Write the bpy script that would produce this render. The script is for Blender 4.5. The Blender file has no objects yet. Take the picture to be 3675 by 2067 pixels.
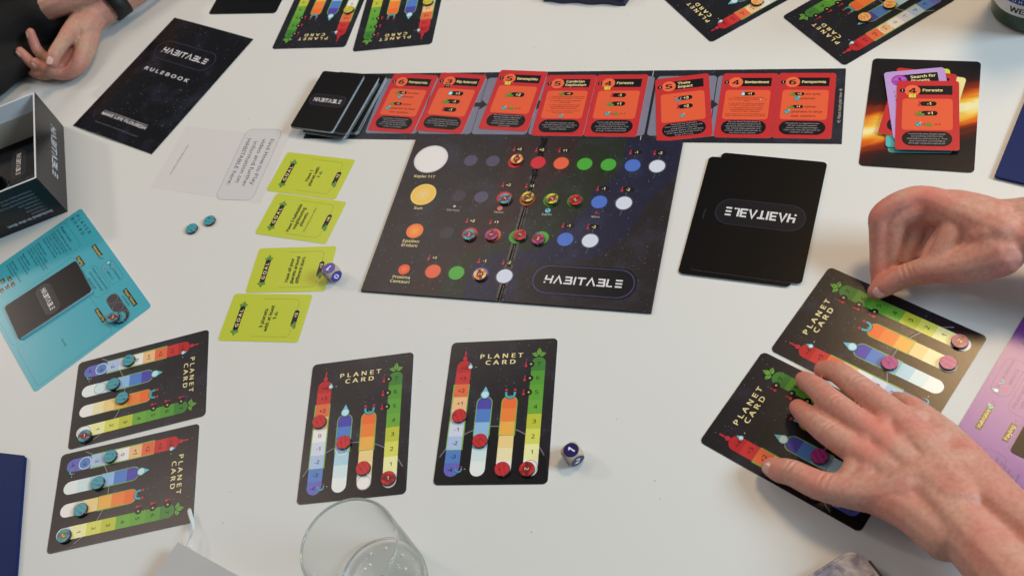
import bpy, bmesh, math, random
from mathutils import Vector, Matrix
S = bpy.context.scene
C = S.collection
R = math.radians
# ------------------------------------------------------------------ camera
cam = bpy.data.objects.new('camera', bpy.data.cameras.new('camera')); C.objects.link(cam)
cam.data.sensor_width = 36.0; cam.data.sensor_fit = 'HORIZONTAL'; cam.data.lens = 35.91
cam.data.clip_start = 0.02; cam.data.clip_end = 60
cam.matrix_world = Matrix(((0.929199, 0.369580, 0, 0), (-0.295664, 0.743361, -0.599998, 0), (-0.221747, 0.557517, 0.800002, 0.8), (0, 0, 0, 1)))
cam.data.dof.use_dof = True; cam.data.dof.focus_distance = 0.98; cam.data.dof.aperture_fstop = 9.0
S.camera = cam
# ------------------------------------------------------------------ light
W = bpy.data.worlds.new('World'); S.world = W; W.use_nodes = True
W.node_tree.nodes['Background'].inputs[0].default_value = (0.80, 0.94, 1.0, 1)
W.node_tree.nodes['Background'].inputs[1].default_value = 0.19
def lamp(name, loc, aim, sx, sy, watts, col, spread=180):
    l = bpy.data.lights.new(name, 'AREA'); l.shape = 'RECTANGLE'; l.size = sx; l.size_y = sy; l.energy = watts; l.color = col
    l.spread = R(spread)
    o = bpy.data.objects.new(name, l); C.objects.link(o); o.location = loc
    o.rotation_euler = (Vector(aim) - Vector(loc)).to_track_quat('-Z', 'Y').to_euler()
    return o
lamp('ceiling_lamp_middle', (-0.25, 2.5, 2.2), (-0.25, 2.5, 0), 0.9, 0.7, 7, (1.0, 0.80, 0.68))  # unseen soft panel, added so the star board's left side takes a warm veil
lamp('window_light', (2.7, -0.7, 1.85), (0.0, 0.6, 0), 1.2, 1.0, 92, (0.66, 0.88, 1.0))
lamp('ceiling_lamp_right', (1.42, 1.25, 2.2), (1.42, 1.25, 0), 0.54, 0.54, 35, (1.0, 0.66, 0.34))
lamp('ceiling_lamp_left', (-1.35, 1.66, 2.2), (-1.35, 1.66, 0), 1.2, 0.66, 11, (1.0, 0.78, 0.64))
lamp('spot_lamp_far', (-2.7, 3.7, 2.4), (0.0, 0.65, 0), 0.3, 0.3, 31, (1.0, 0.84, 0.72))
S.view_settings.view_transform = 'Standard'; S.view_settings.look = 'None'; S.view_settings.exposure = -0.07; S.view_settings.gamma = 1
random.seed(4)
# ------------------------------------------------------------------ helpers
def lin(c):
    return tuple(((v / 255) / 12.92 if v / 255 <= 0.04045 else ((v / 255 + 0.055) / 1.055) ** 2.4) for v in c)
GAIN = 1.02
def alb(c):
    l = [v * GAIN for v in lin(c)]; y = .3 * l[0] + .55 * l[1] + .15 * l[2]
    l = [y + (v - y) * .93 for v in l]; d = max(l)
    f = 1 if d > .09 else .45 + .55 * d / .09      # the darkest inks are deeper than they look under the room's sheen
    return tuple(min(0.86, v * f) for v in l)
_m = {}
def mat(name, col, rough=0.4, bump=None, spec=0.5, metal=0, attr=False, noise=None, star=None, extra=None):
    """procedural material; bump=(scale, strength); noise=(scale, amount); star=density"""
    if name in _m: return _m[name]
    m = bpy.data.materials.new(name); m.use_nodes = True; nt = m.node_tree; N = nt.nodes; L = nt.links
    b = N['Principled BSDF']
    b.inputs['Roughness'].default_value = rough; b.inputs['Specular IOR Level'].default_value = spec; b.inputs['Metallic'].default_value = metal
    tc = N.new('ShaderNodeTexCoord')
    if attr:
        a = N.new('ShaderNodeAttribute'); a.attribute_name = 'ink'; out = a.outputs['Color']
    else:
        rgb = N.new('ShaderNodeRGB'); rgb.outputs[0].default_value = (*col, 1); out = rgb.outputs[0]
    def mix(kind, fac, a_, b_):
        x = N.new('ShaderNodeMix'); x.data_type = 'RGBA'; x.blend_type = kind
        if isinstance(fac, float): x.inputs[0].default_value = fac
        else: L.new(fac, x.inputs[0])
        for v, s in ((a_, x.inputs[6]), (b_, x.inputs[7])):
            if isinstance(v, tuple): s.default_value = (*v, 1)
            else: L.new(v, s)
        return x.outputs[2]
    if noise:
        n = N.new('ShaderNodeTexNoise'); n.inputs['Scale'].default_value = noise[0]; n.inputs['Detail'].default_value = 5
        L.new(tc.outputs['Object'], n.inputs['Vector'])
        r = N.new('ShaderNodeValToRGB'); r.color_ramp.elements[0].position = .3; r.color_ramp.elements[1].position = .7
        lo = 1 - noise[1]; r.color_ramp.elements[0].color = (lo, lo, lo, 1); r.color_ramp.elements[1].color = (1, 1, 1, 1)
        L.new(n.outputs['Fac'], r.inputs['Fac']); out = mix('MULTIPLY', 1.0, out, r.outputs['Color'])
    if star:
        n = N.new('ShaderNodeTexNoise'); n.inputs['Scale'].default_value = 22; n.inputs['Detail'].default_value = 6; n.inputs['Roughness'].default_value = .65
        L.new(tc.outputs['Object'], n.inputs['Vector'])
        r = N.new('ShaderNodeValToRGB'); r.color_ramp.elements[0].position = .5; r.color_ramp.elements[1].position = .82
        r.color_ramp.elements[0].color = (0, 0, 0, 1); r.color_ramp.elements[1].color = (.022, .025, .05, 1)
        L.new(n.outputs['Fac'], r.inputs['Fac']); out = mix('ADD', 1.0, out, r.outputs['Color'])
        v = N.new('ShaderNodeTexVoronoi'); v.inputs['Scale'].default_value = star
        L.new(tc.outputs['Object'], v.inputs['Vector'])
        m1 = N.new('ShaderNodeMath'); m1.operation = 'MULTIPLY'; L.new(v.outputs['Color'], m1.inputs[0]); m1.inputs[1].default_value = .13
        m2 = N.new('ShaderNodeMath'); m2.operation = 'LESS_THAN'; L.new(v.outputs['Distance'], m2.inputs[0]); L.new(m1.outputs[0], m2.inputs[1])
        n2 = N.new('ShaderNodeTexNoise'); n2.inputs['Scale'].default_value = 40; L.new(tc.outputs['Object'], n2.inputs['Vector'])
        m3 = N.new('ShaderNodeMath'); m3.operation = 'MULTIPLY'; L.new(m2.outputs[0], m3.inputs[0]); L.new(n2.outputs['Fac'], m3.inputs[1])
        out = mix('MIX', m3.outputs[0], out, (.55, .6, .7))
    if extra: out = extra(nt, tc, out, mix)
    L.new(out, b.inputs['Base Color'])
    if bump:
        n = N.new('ShaderNodeTexNoise'); n.inputs['Scale'].default_value = bump[0]; n.inputs['Detail'].default_value = 3
        L.new(tc.outputs['Object'], n.inputs['Vector'])
        bp = N.new('ShaderNodeBump'); bp.inputs['Strength'].default_value = bump[1]; bp.inputs['Distance'].default_value = min(.0006, .12 / bump[0] if bump[0] < 1000 else .06 / bump[0])
        L.new(n.outputs['Fac'], bp.inputs['Height']); L.new(bp.outputs[0], b.inputs['Normal'])
    _m[name] = m; return m
PRINT = mat('printed_ink', None, .25, spec=.4, bump=(2600, .4), attr=True)
SPACE = mat('printed_space', None, .25, spec=.5, bump=(2600, .5), attr=True, star=330)
BOARDM = mat('linen_board', None, .3, spec=.5, bump=(380, .28), attr=True, star=300)
EDGE = mat('card_edge', alb((200, 212, 220)), .6)
BLACKEDGE = mat('board_edge', alb((24, 22, 26)), .5)

def newobj(name, me, parent=None, loc=(0, 0, 0), rz=0, **kw):
    o = bpy.data.objects.new(name, me); C.objects.link(o)
    if parent: o.parent = parent
    o.location = [v * .001 for v in loc]; o.rotation_euler = (0, 0, R(rz))
    for k, v in kw.items(): o[k] = v
    return o
def thing(name, label, cat, loc=(0, 0, 0), rz=0, group=None, me=None):
    o = newobj(name, me, None, loc, rz, label=label, category=cat)
    if group: o['group'] = group
    return o
def mesh(name, vs, fs, mats, smooth=False, mi=None):
    me = bpy.data.meshes.new(name); me.from_pydata([tuple(c * .001 for c in v) for v in vs], [], fs)
    for m in mats: me.materials.append(m)
    if mi: me.polygons.foreach_set('material_index', mi)
    if smooth: me.polygons.foreach_set('use_smooth', [True] * len(fs))
    me.update(); return me
def rr(x0, y0, x1, y1, r, n=6):
    """rounded rectangle outline, counter-clockwise"""
    r = min(r, abs(x1 - x0) / 2, abs(y1 - y0) / 2); o = []
    for cx, cy, a in ((x1 - r, y1 - r, 0), (x0 + r, y1 - r, 90), (x0 + r, y0 + r, 180), (x1 - r, y0 + r, 270)):
        for i in range(n + 1):
            t = R(a + 90 * i / n); o.append((cx + r * math.cos(t), cy + r * math.sin(t)))
    return o
def circ(x, y, r, n=28, ry=None):
    ry = ry or r
    return [(x + r * math.cos(2 * math.pi * i / n), y + ry * math.sin(2 * math.pi * i / n)) for i in range(n)]
def prism(name, outl, z0, z1, mats, bev=0, smooth=False):
    """solid slab from an outline; mats = [top, side]"""
    n = len(outl); vs = [(x, y, z0) for x, y in outl]
    rings = [outl]
    if bev:
        cx = sum(p[0] for p in outl) / n; cy = sum(p[1] for p in outl) / n
        vs += [(x, y, z1 - bev) for x, y in outl]
        ins = []
        for i, (x, y) in enumerate(outl):
            ax, ay = outl[i - 1]; bx, by = outl[(i + 1) % n]; tx, ty = bx - ax, by - ay; l = math.hypot(tx, ty) or 1
            ins.append((x - ty / l * bev, y + tx / l * bev))
        vs += [(x, y, z1) for x, y in ins]; k = 3
    else:
        vs += [(x, y, z1) for x, y in outl]; k = 2
    fs = [tuple(range(n))[::-1], tuple((k - 1) * n + i for i in range(n))]; mi = [1, 0]
    for j in range(k - 1):
        for i in range(n):
            fs.append((j * n + i, j * n + (i + 1) % n, (j + 1) * n + (i + 1) % n, (j + 1) * n + i)); mi.append(1)
    return mesh(name, vs, fs, mats, smooth, mi)
def tight(prof, d=.25):
    o = [prof[0]]
    for (a, b), (c, e) in zip(prof, prof[1:]):
        l = math.hypot(c - a, e - b)
        if l > d * 3:
            for t in (d / l, 1 - d / l): o.append((a + (c - a) * t, b + (e - b) * t))
        o.append((c, e))
    return o
def lathe(name, prof, n, mats, smooth=True):
    prof = tight(prof)
    vs = []; fs = []
    for r, z in prof:
        for i in range(n): t = 2 * math.pi * i / n; vs.append((r * math.cos(t), r * math.sin(t), z))
    for j in range(len(prof) - 1):
        for i in range(n): fs.append((j * n + i, j * n + (i + 1) % n, (j + 1) * n + (i + 1) % n, (j + 1) * n + i))
    return mesh(name, vs, fs, mats, smooth)
# ------------------------------------------------------------------ lettering
_t = {}
try:      # the sans face that ships inside Blender; the built-in face is used if it is missing
    import os
    FONT = bpy.data.fonts.load(os.path.join(bpy.utils.system_resource('DATAFILES'), 'fonts', 'NotoSansHebrew-Regular.woff2'))
except Exception: FONT = None
def textgeo(s, off, sp, shear):
    k = (s, off, sp, shear)
    if k not in _t:
        cu = bpy.data.curves.new('t', 'FONT'); cu.body = s; cu.offset = off; cu.space_character = sp; cu.resolution_u = 1 if FONT else 2; cu.shear = shear; cu.size = 1
        if FONT: cu.font = FONT
        ob = bpy.data.objects.new('t', cu); me = bpy.data.meshes.new_from_object(ob)
        vs = [(v.co.x, v.co.y) for v in me.vertices]; fs = [tuple(p.vertices) for p in me.polygons]
        bpy.data.objects.remove(ob); bpy.data.meshes.remove(me); bpy.data.curves.remove(cu)
        x0 = min((v[0] for v in vs), default=0); x1 = max((v[0] for v in vs), default=1)
        _t[k] = (vs, fs, x0, x1)
    return _t[k]
CAP = (lambda g: max(v[1] for v in g[0]))(textgeo('H', 0, 1, 0))
INK = {'k': (24, 22, 28), 'cream': (236, 220, 160), 'w': (220, 220, 226)}
LZ = 0.03
class Ink:
    """flat print: coloured polygons in thin layers, mm"""
    def __init__(s): s.v = []; s.f = []; s.c = []; s.T = None
    def poly(s, pts, col, z=0):
        b = len(s.v)
        if s.T: pts = [s.T(x, y) for x, y in pts]
        s.v += [(x, y, z * LZ) for x, y in pts]; s.f.append(tuple(range(b, b + len(pts)))); s.c.append(col)
    def strip(s, a, b, col, z=0):
        for i in range(len(a) - 1): s.poly([a[i], a[i + 1], b[i + 1], b[i]], col, z)
    def rect(s, x0, y0, x1, y1, col, z=0, r=0, ro=6):
        s.poly(rr(x0, y0, x1, y1, r, ro) if r else [(x0, y0), (x1, y0), (x1, y1), (x0, y1)], col, z)
    def circle(s, x, y, r, col, z=0, n=28): s.poly(circ(x, y, r, n), col, z)
    def ring(s, outer, inner, col, z=0):
        o = outer + outer[:1]; i = inner + inner[:1]; s.strip(i, o, col, z)
    def frame(s, x0, y0, x1, y1, r, w, col, z=0):
        s.ring(rr(x0, y0, x1, y1, r), rr(x0 + w, y0 + w, x1 - w, y1 - w, max(r - w, .01)), col, z)
    def line(s, pts, w, col, z=0):
        n = len(pts); a = []; b = []
        for i, (x, y) in enumerate(pts):
            p = pts[max(i - 1, 0)]; q = pts[min(i + 1, n - 1)]; tx, ty = q[0] - p[0], q[1] - p[1]; l = math.hypot(tx, ty) or 1
            k = 1.0
            if 0 < i < n - 1:
                ux, uy = x - p[0], y - p[1]; ul = math.hypot(ux, uy) or 1
                k = 1 / max(.55, abs((ux * tx + uy * ty) / ul / l))
            a.append((x - ty / l * w / 2 * k, y + tx / l * w / 2 * k)); b.append((x + ty / l * w / 2 * k, y - tx / l * w / 2 * k))
        s.strip(b, a, col, z)
    def arc(s, x, y, r, a0, a1, w, col, z=0, n=16):
        s.line([(x + r * math.cos(R(a0 + (a1 - a0) * i / n)), y + r * math.sin(R(a0 + (a1 - a0) * i / n))) for i in range(n + 1)], w, col, z)
    def text(s, t, x, y, h, col, w=None, align='c', bold=.02, sp=1.0, z=3, rot=0, shear=0, wide=1.0):
        """x,y = anchor at the vertical middle of the capitals; h = cap height; w = total width"""
        # heavier weights: the same letters struck again a hair to each side, each a few microns higher
        if bold > .006:
            d = h * bold * .95
            for i, (ox, oy) in enumerate(((d, d * .6), (-d, d * .6), (d, -d * .6), (-d, -d * .6))):
                c_, s_ = math.cos(R(rot)), math.sin(R(rot)); s.text(t, x + ox * c_ - oy * s_, y + ox * s_ + oy * c_, h, col, w, align, 0, sp, z + .06 * (i + 1), rot, shear, wide)
        vs, fs, x0, x1 = textgeo(t, 0, sp, shear)
        sy = h / CAP; sx = (w / (x1 - x0)) if w else sy * wide
        W_ = (x1 - x0) * sx; dx = {'c': -W_ / 2, 'l': 0, 'r': -W_}[align]
        ca, sa = math.cos(R(rot)), math.sin(R(rot)); b = len(s.v)
        for vx, vy in vs:
            px = (vx - x0) * sx + dx; py = vy * sy - h / 2
            q = (x + px * ca - py * sa, y + px * sa + py * ca)
            if s.T: q = s.T(*q)
            s.v.append((q[0], q[1], z * LZ))
        for f in fs: s.f.append(tuple(i + b for i in f)); s.c.append(col)
    def build(s, name, m=None):
        me = mesh(name, s.v, s.f, [m or PRINT])
        at = me.color_attributes.new('ink', 'FLOAT_COLOR', 'CORNER'); buf = []
        cc = {}
        for p, c in zip(me.polygons, s.c):
            if c not in cc: cc[c] = (*alb(c), 1)
            buf.extend(cc[c] * p.loop_total)
        at.data.foreach_set('color', buf)
        # every face must look up
        bm = bmesh.new(); bm.from_mesh(me)
        fl = [f for f in bm.faces if f.normal.z < 0]
        if fl: bmesh.ops.reverse_faces(bm, faces=fl)
        bm.to_mesh(me); bm.free(); return me
def logo(k, x0, x1, y0, y1, col, z=3, sw=.19, flip=False):
    """the game's block lettering HABITABLE, made of strokes"""
    Wd = x1 - x0; H = y1 - y0; w = H * sw
    def P(u, v): return (x0 + u * Wd, y0 + v * H)
    hw = w / H / 2
    q = [z]
    def ln(pts): q[0] += .12; k.line([P(*p) for p in pts], w, col, q[0])
    a = .01; b = .095
    ln([(a + .012, 1), (a + .004, .42)]); ln([(b + .008, 1), (b - .006, 0)]); ln([(a, .5), (b, .5)]); ln([(a, 0), (a + .002, .2)])
    for u0 in (.125, .545): ln([(u0 + .008, 0), (u0 + .055, .97), (u0 + .105, 0)])
    for u0 in (.255, .675):
        ln([(u0 + .01, 1 - hw), (u0 + .092, 1 - hw)]); ln([(u0 + .015, .5), (u0 + .095, .5)]); ln([(u0, hw), (u0 + .095, hw)])
        ln([(u0 + .092, 1), (u0 + .088, .5)]); ln([(u0 + .097, .5), (u0 + .09, 0)])
    ln([(.395, 1), (.390, 0)])
    ln([(.425, 1 - hw), (.53, 1 - hw)]); ln([(.478, 1), (.474, 0)])
    ln([(.808, 1), (.803, hw), (.87, hw)])
    for v in (1 - hw, .5, hw): ln([(.905, v), (.99, v)])
# icons ---------------------------------------------------------------
def leaf1(k, x, y, l, w, a, z):
    ca, sa = math.cos(R(a)), math.sin(R(a))
    def T(u, v): return (x + u * ca - v * sa, y + u * sa + v * ca)
    def sh(g): return [T(l * (t / 8) - g * (1 - t / 4) , (w + g) * math.sin(math.pi * (t / 8) ** .8)) for t in range(9)] + [T(l * (t / 8) - g * (1 - t / 4), -(w + g) * math.sin(math.pi * (t / 8) ** .8)) for t in range(7, 0, -1)]
    k.poly(sh(l * .07), (22, 34, 26), z); k.poly(sh(0), (112, 176, 62), z + 1)
    k.line([T(l * .05, 0), T(l * .9, 0)], l * .05, (40, 92, 40), z + 2)
    for t in (.3, .52, .7):
        k.line([T(l * t, 0), T(l * (t + .14), w * .62)], l * .035, (48, 104, 44), z + 2); k.line([T(l * t, 0), T(l * (t + .14), -w * .62)], l * .035, (48, 104, 44), z + 2)
def sprig(k, x, y, s, z=3, rot=0):
    for a, l in ((165, .9), (15, .9), (90, 1.0)): leaf1(k, x, y, s * l, s * .27, a + rot, z if a != 90 else z + 3)
def drop(k, x, y, r, z=3, out=True, rot=0):
    def sh(q):
        o = [(0, 2.1 * q)]
        for i in range(15): t = R(50 - i * 280 / 14); o.append((q * math.cos(t), q * math.sin(t)))
        c, s_ = math.cos(R(rot)), math.sin(R(rot))
        return [(x + a * c - b * s_, y + a * s_ + b * c) for a, b in o]
    if out: k.poly(sh(r * 1.14), (18, 34, 44), z)
    k.poly(sh(r), (108, 190, 216), z + 1); k.circle(x, y, r * .78, (196, 228, 240), z + 2, 18)
def thermo(k, x, y, h, z=3, col=(206, 26, 58), rot=0):
    c, s_ = math.cos(R(rot)), math.sin(R(rot))
    def T(a, b): return (x + a * c - b * s_, y + a * s_ + b * c)
    k.poly([T(*p) for p in circ(0, 0, h * .22, 16)], col, z)
    k.poly([T(*p) for p in ((-h * .09, .1 * h), (h * .09, .1 * h), (h * .07, h * .8), (-h * .07, h * .8))], col, z + 1)
    k.poly([T(*p) for p in ((-h * .02, h * .3), (h * .07, h * .3), (h * .07, h * .36), (-h * .02, h * .36))], (90, 10, 24), z + 2)
def magnet(k, x, y, r, z=3):
    k.arc(x, y, r, 178, 362, r * .72, (16, 36, 46), z); k.arc(x, y, r, 182, 358, r * .5, (60, 172, 196), z + 1)
    for sx in (-1, 1):
        k.rect(x + sx * r - r * .26, y, x + sx * r + r * .26, y + r * .42, (60, 172, 196), z + 1)
        k.rect(x + sx * r - r * .3, y + r * .7, x + sx * r + r * .3, y + r * 1.2, (202, 30, 62), z + 1)
def earth(k, x, y, r, z=3):
    k.circle(x, y, r * 1.15, (16, 30, 40), z, 20); k.circle(x, y, r, (84, 186, 202), z + 1, 20)
    k.poly([(x - r * .7, y + r * .3), (x - r * .1, y + r * .1), (x, y + r * .7), (x - r * .5, y + r * .75)], (34, 96, 84), z + 2)
    k.poly([(x - r * .1, y - r * .2), (x + r * .6, y + r * .1), (x + r * .3, y - r * .7)], (34, 96, 84), z + 2)
    k.circle(x + r * .75, y + r * .9, r * .3, (240, 190, 110), z + 1, 10)
# ------------------------------------------------------------------ card stock
def darkbody(name, w, h, t, r=4.2, col=(30, 28, 38), m=SPACE, edge=EDGE):
    me = prism(name, rr(-w / 2, -h / 2, w / 2, h / 2, r), 0, t, [m, edge])
    return paint(me, col)
def paint(me, col):
    at = me.color_attributes.new('ink', 'FLOAT_COLOR', 'CORNER'); at.data.foreach_set('color', [*alb(col), 1] * len(me.loops)); return me

# ================================================================== the table
def tbl(nt, tc, out, mix):
    n = nt.nodes.new('ShaderNodeTexNoise'); n.inputs['Scale'].default_value = 3; n.inputs['Detail'].default_value = 4
    nt.links.new(tc.outputs['Object'], n.inputs['Vector'])
    r = nt.nodes.new('ShaderNodeValToRGB'); r.color_ramp.elements[0].color = (.96, .965, .97, 1); r.color_ramp.elements[1].color = (1, .995, .985, 1)
    nt.links.new(n.outputs['Fac'], r.inputs['Fac']); o = mix('MULTIPLY', 1.0, out, r.outputs['Color'])
    v = nt.nodes.new('ShaderNodeTexVoronoi'); v.inputs['Scale'].default_value = 26; nt.links.new(tc.outputs['Object'], v.inputs['Vector'])
    m = nt.nodes.new('ShaderNodeMath'); m.operation = 'LESS_THAN'; m.inputs[1].default_value = .022; nt.links.new(v.outputs['Distance'], m.inputs[0])
    m2 = nt.nodes.new('ShaderNodeMath'); m2.operation = 'MULTIPLY'; nt.links.new(m.outputs[0], m2.inputs[0]); m2.inputs[1].default_value = .6
    b = nt.nodes['Principled BSDF']; n = nt.nodes.new('ShaderNodeTexNoise'); n.inputs['Scale'].default_value = 9; n.inputs['Detail'].default_value = 6; n.inputs['Distortion'].default_value = 1.5
    mp = nt.nodes.new('ShaderNodeMapping'); mp.inputs['Scale'].default_value = (1, .35, 1); mp.inputs['Rotation'].default_value = (0, 0, .6); nt.links.new(tc.outputs['Object'], mp.inputs['Vector']); nt.links.new(mp.outputs[0], n.inputs['Vector'])
    rr_ = nt.nodes.new('ShaderNodeMapRange'); rr_.inputs['To Min'].default_value = .34; rr_.inputs['To Max'].default_value = .52; nt.links.new(n.outputs['Fac'], rr_.inputs['Value']); nt.links.new(rr_.outputs[0], b.inputs['Roughness'])
    return mix('MIX', m2.outputs[0], o, (.3, .27, .24))
TABLE = mat('white_laminate', (.68, .70, .71), .42, bump=(1400, .35), extra=tbl, spec=.4)
newobj('table_top', prism('table_top', rr(-1500, -600, 1300, 2400, 30), -28, 0, [TABLE, TABLE]), None, kind='structure')

rd_ = random.Random(12); vs = []; fs = []
for i in range(90):
    x, y, r_ = rd_.uniform(-480, 560), rd_.uniform(260, 1150), rd_.uniform(.15, .5); b_ = len(vs); n_ = 5
    vs += [(x + r_ * rd_.uniform(.6, 1.3) * math.cos(q * 1.2566), y + r_ * rd_.uniform(.6, 1.3) * math.sin(q * 1.2566), .02) for q in range(n_)] + [(x, y, r_ * .6)]
    fs += [(b_ + q, b_ + (q + 1) % n_, b_ + n_) for q in range(n_)]
newobj('crumbs', mesh('crumbs', vs, fs, [mat('crumb', alb((96, 84, 74)), .8)]), None, kind='stuff')

# ================================================================== planet cards
PW, PH = 103.1, 145.9
SEG = {'t': [(186, 26, 32), (202, 44, 44), (232, 104, 60), (248, 190, 134), (234, 234, 244), (208, 216, 240), (170, 196, 236), (78, 128, 204), (96, 102, 196)],
       'w': [(78, 68, 176), (76, 126, 208), (142, 188, 236), (170, 212, 234), (206, 230, 236), (228, 236, 240)],
       'm': [(240, 106, 30), (244, 128, 42), (246, 176, 64), (240, 210, 140), (240, 228, 178), (240, 240, 236)],
       'p': [(58, 128, 46), (80, 154, 42), (90, 164, 44), (104, 170, 48), (190, 198, 40), (216, 218, 84), (238, 238, 168), (242, 242, 236)]}
def track(kind, x, w, ys, cols, outline=None):
    k = Ink(); r = w / 2 - .01; n = 8
    for i, c in enumerate(cols):
        y1, y0 = ys[i], ys[i + 1]; l, rt = x - w / 2, x + w / 2
        if i == 0:
            top = [(x + r * math.cos(R(a)), y1 - r * .9 + r * .9 * math.sin(R(a))) for a in range(0, 181, 15)]
            k.poly([(l, y0), (rt, y0)] + top, c, 1)
        elif i == len(cols) - 1:
            k.poly([(rt, y1), (l, y1)] + [(x + r * math.cos(R(a)), y0 + r + r * math.sin(R(a))) for a in range(180, 361, 15)], c, 1)
        else: k.rect(l, y0, rt, y1, c, 1)
    if outline:
        a, b = outline; g = (122, 178, 62); l, rt = x - w / 2 - .3, x + w / 2 + .3
        if a is None:
            y1 = ys[0]; top = [(x + (r + .3) * math.cos(R(t)), y1 - r * .9 + (r * .9 + .3) * math.sin(R(t))) for t in range(0, 181, 15)]
            k.line([(l, b), (rt, b)] + top + [(l, b)], .75, g, 2)
        else: k.line([(l, b), (rt, b), (rt, a), (l, a), (l, b)], .75, g, 2)
    return k
def planet_meshes():
    M = {}
    M['card_body'] = darkbody('planet_card_body', PW, PH, .5, 4.6, (31, 28, 38))
    # planet limb: a darker disc with a bright thin rim, cut off at the card edge
    k = Ink(); cx, cy, rad = -1, -70.3, 53.3
    a0 = math.degrees(math.acos(50.2 / rad))
    arcp = [(max(-51.3, min(51.3, cx + rad * math.cos(R(a0 + (180 - 2 * a0) * i / 40)))), cy + rad * math.sin(R(a0 + (180 - 2 * a0) * i / 40))) for i in range(41)]
    k.poly([(48, -72.4), (51.2, -68)] + arcp + [(-51.2, -68), (-48, -72.4)], (26, 22, 28), 0)
    for w, c, z in ((3.2, (38, 35, 46), .3), (1.7, (62, 60, 74), .5), (.7, (128, 128, 146), .7)):
        k.line([(p[0], p[1] + w * .3) for p in arcp[2:-2]], w, c, z)
    M['planet_rim'] = k.build('planet_rim')
    k = Ink(); k.text('PLANET', -1, 56.2, 4.4, INK['cream'], w=41, sp=1.45, bold=.045); k.text('CARD', -1.5, 49.4, 4.4, INK['cream'], w=28.5, sp=1.45, bold=.045)
    M['title'] = k.build('title')
    yt = [52.4, 39.7, 27, 13.8, .6, -12.5, -26, -39.3, -52, -65]
    k = track('t', -36.4, 14, yt, SEG['t'], (27, -39.3))
    for i, s in enumerate(('+4', '+3', '+2', '+1', '0', '-1', '-2', '-3', '-4')):
        k.text(s, -36.2 if i < 8 else -37.8, (yt[i] + yt[i + 1]) / 2 - (1.5 if i == 0 else 0), 3.7, (40, 30, 36) if i > 1 else (84, 16, 24), bold=.015, wide=1.15)
    thermo(k, -36.3, 54.6, 10, 3, (196, 26, 56)); drop(k, -30.2, 45.4, 2.1, 4); k.text('-', -24.8, 45.6, 3.4, INK['cream'])
    k.rect(-29.8, -62.3, -19.5, -54.2, (28, 24, 32), 1.5, 3.6); magnet(k, -29.8, -58.2, 2.5, 4); k.text('-', -24.2, -57.6, 3.4, INK['cream'])
    M['temperature_track'] = k.build('temperature_track')
    yw = [13.3, .8, -12.5, -26, -38.3, -50.6, -65]
    k = track('w', -12.6, 13.8, yw, SEG['w'], (None, -26)); drop(k, -13.0, 15.6, 4.1, 4); M['water_track'] = k.build('water_track')
    k = track('m', 10.9, 13.8, yw, SEG['m'], (None, -26)); magnet(k, 11, 15.8, 4.1, 4); M['magnet_track'] = k.build('magnet_track')
    yp = [53.4, 38.8, 24.2, 8.8, -5.4, -20.1, -35.1, -50.2, -65.6]
    k = track('p', 35, 13.2, yp, SEG['p'])
    for i in range(7): k.text(str(7 - i), 35.4, (yp[i] + yp[i + 1]) / 2, 3.9, (40, 38, 30), bold=.012, wide=1.15)
    for y in (46, 31.2, 16.6):
        k.circle(27.9, y, 3.3, (26, 24, 30), 3, 20); k.rect(22, y - 2.6, 28, y + 2.6, (27, 25, 32), 2.5, 2.4); k.text('+', 28, y + .1, 3.2, INK['cream'], z=4, bold=.04); thermo(k, 23.2, y - 1.6, 6, 3)
    sprig(k, 34.9, 55.4, 7.8, 4); M['plant_track'] = k.build('plant_track')
    return M
PM = planet_meshes()
def ringmesh(r=6.6, col=(236, 240, 248), w=.7):
    k = Ink(); k.ring(circ(0, 0, r), circ(0, 0, r - w), col, 5); return k.build('start_ring')
RING = ringmesh(); RINGD = ringmesh(6.7, (90, 86, 120), .3); RINGY = ringmesh(6.5, (250, 214, 96), .5)
PC = {'A': (-181.2, 517.4, 342.87, 'planet card with red tokens, just above the rim of the drinking glass', [(10.8, -58, RINGD), (-12.6, -22, RING)]),
      'B': (-53.1, 478.0, 337.35, 'planet card with red tokens beside the wooden die showing 1 and 2', [(34.9, -57, RINGD)]),
      'C': (-387.1, 655.7, 260.85, 'planet card with teal tokens, its corner next to the turquoise player board', [(-36.4, -45.6, RING), (-12.6, -44.5, RINGD), (10.9, -32.3, RINGY), (35, -57, RINGD)]),
      'D': (-411.4, 549.9, 259.61, 'planet card with teal tokens and a white ribbon end over its corner', [(-36.4, -45.6, RING), (10.9, -44.4, RINGD), (35, -57, RINGD)]),
      'E': (273.9, 399.0, 33.52, 'planet card with magenta tokens catching the golden glare, near the purple board', []),
      'F': (182.7, 343.7, 33.96, 'planet card lying under the spread fingers of the lower hand', [(-36.4, -45.6, RING)]),
      'G': (366.6, 875.5, 100.1, 'planet card cut by the top edge with one orange striped token, nearer the blue pouch', [(-36.4, 7, RING)]),
      'H': (468.4, 772.9, 101.44, 'planet card with two orange striped tokens above the glowing accretion disc card', [(-36.4, 7, RING)]),
      'I': (-90.5, 1129.5, 150.42, 'upside-down planet card with a yellow token, beside the black card at the top edge', []),
      'J': (1.4, 1072.7, 155.94, 'upside-down planet card at the top edge, nearer the blue pouch than its twin', [])}
for kx, (x, y, a, lab, rings) in PC.items():
    t = thing('planet_card', lab, 'game card', (x, y, 0), a, 'dark planet cards laid in front of the players')
    for n in ('card_body', 'planet_rim', 'title', 'temperature_track', 'water_track', 'magnet_track', 'plant_track'):
        newobj(n, PM[n], t, (0, 0, 0 if n == 'card_body' else .52))
    for rx, ry, rm in rings: newobj('start_ring', rm, t, (rx, ry, .52))

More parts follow.
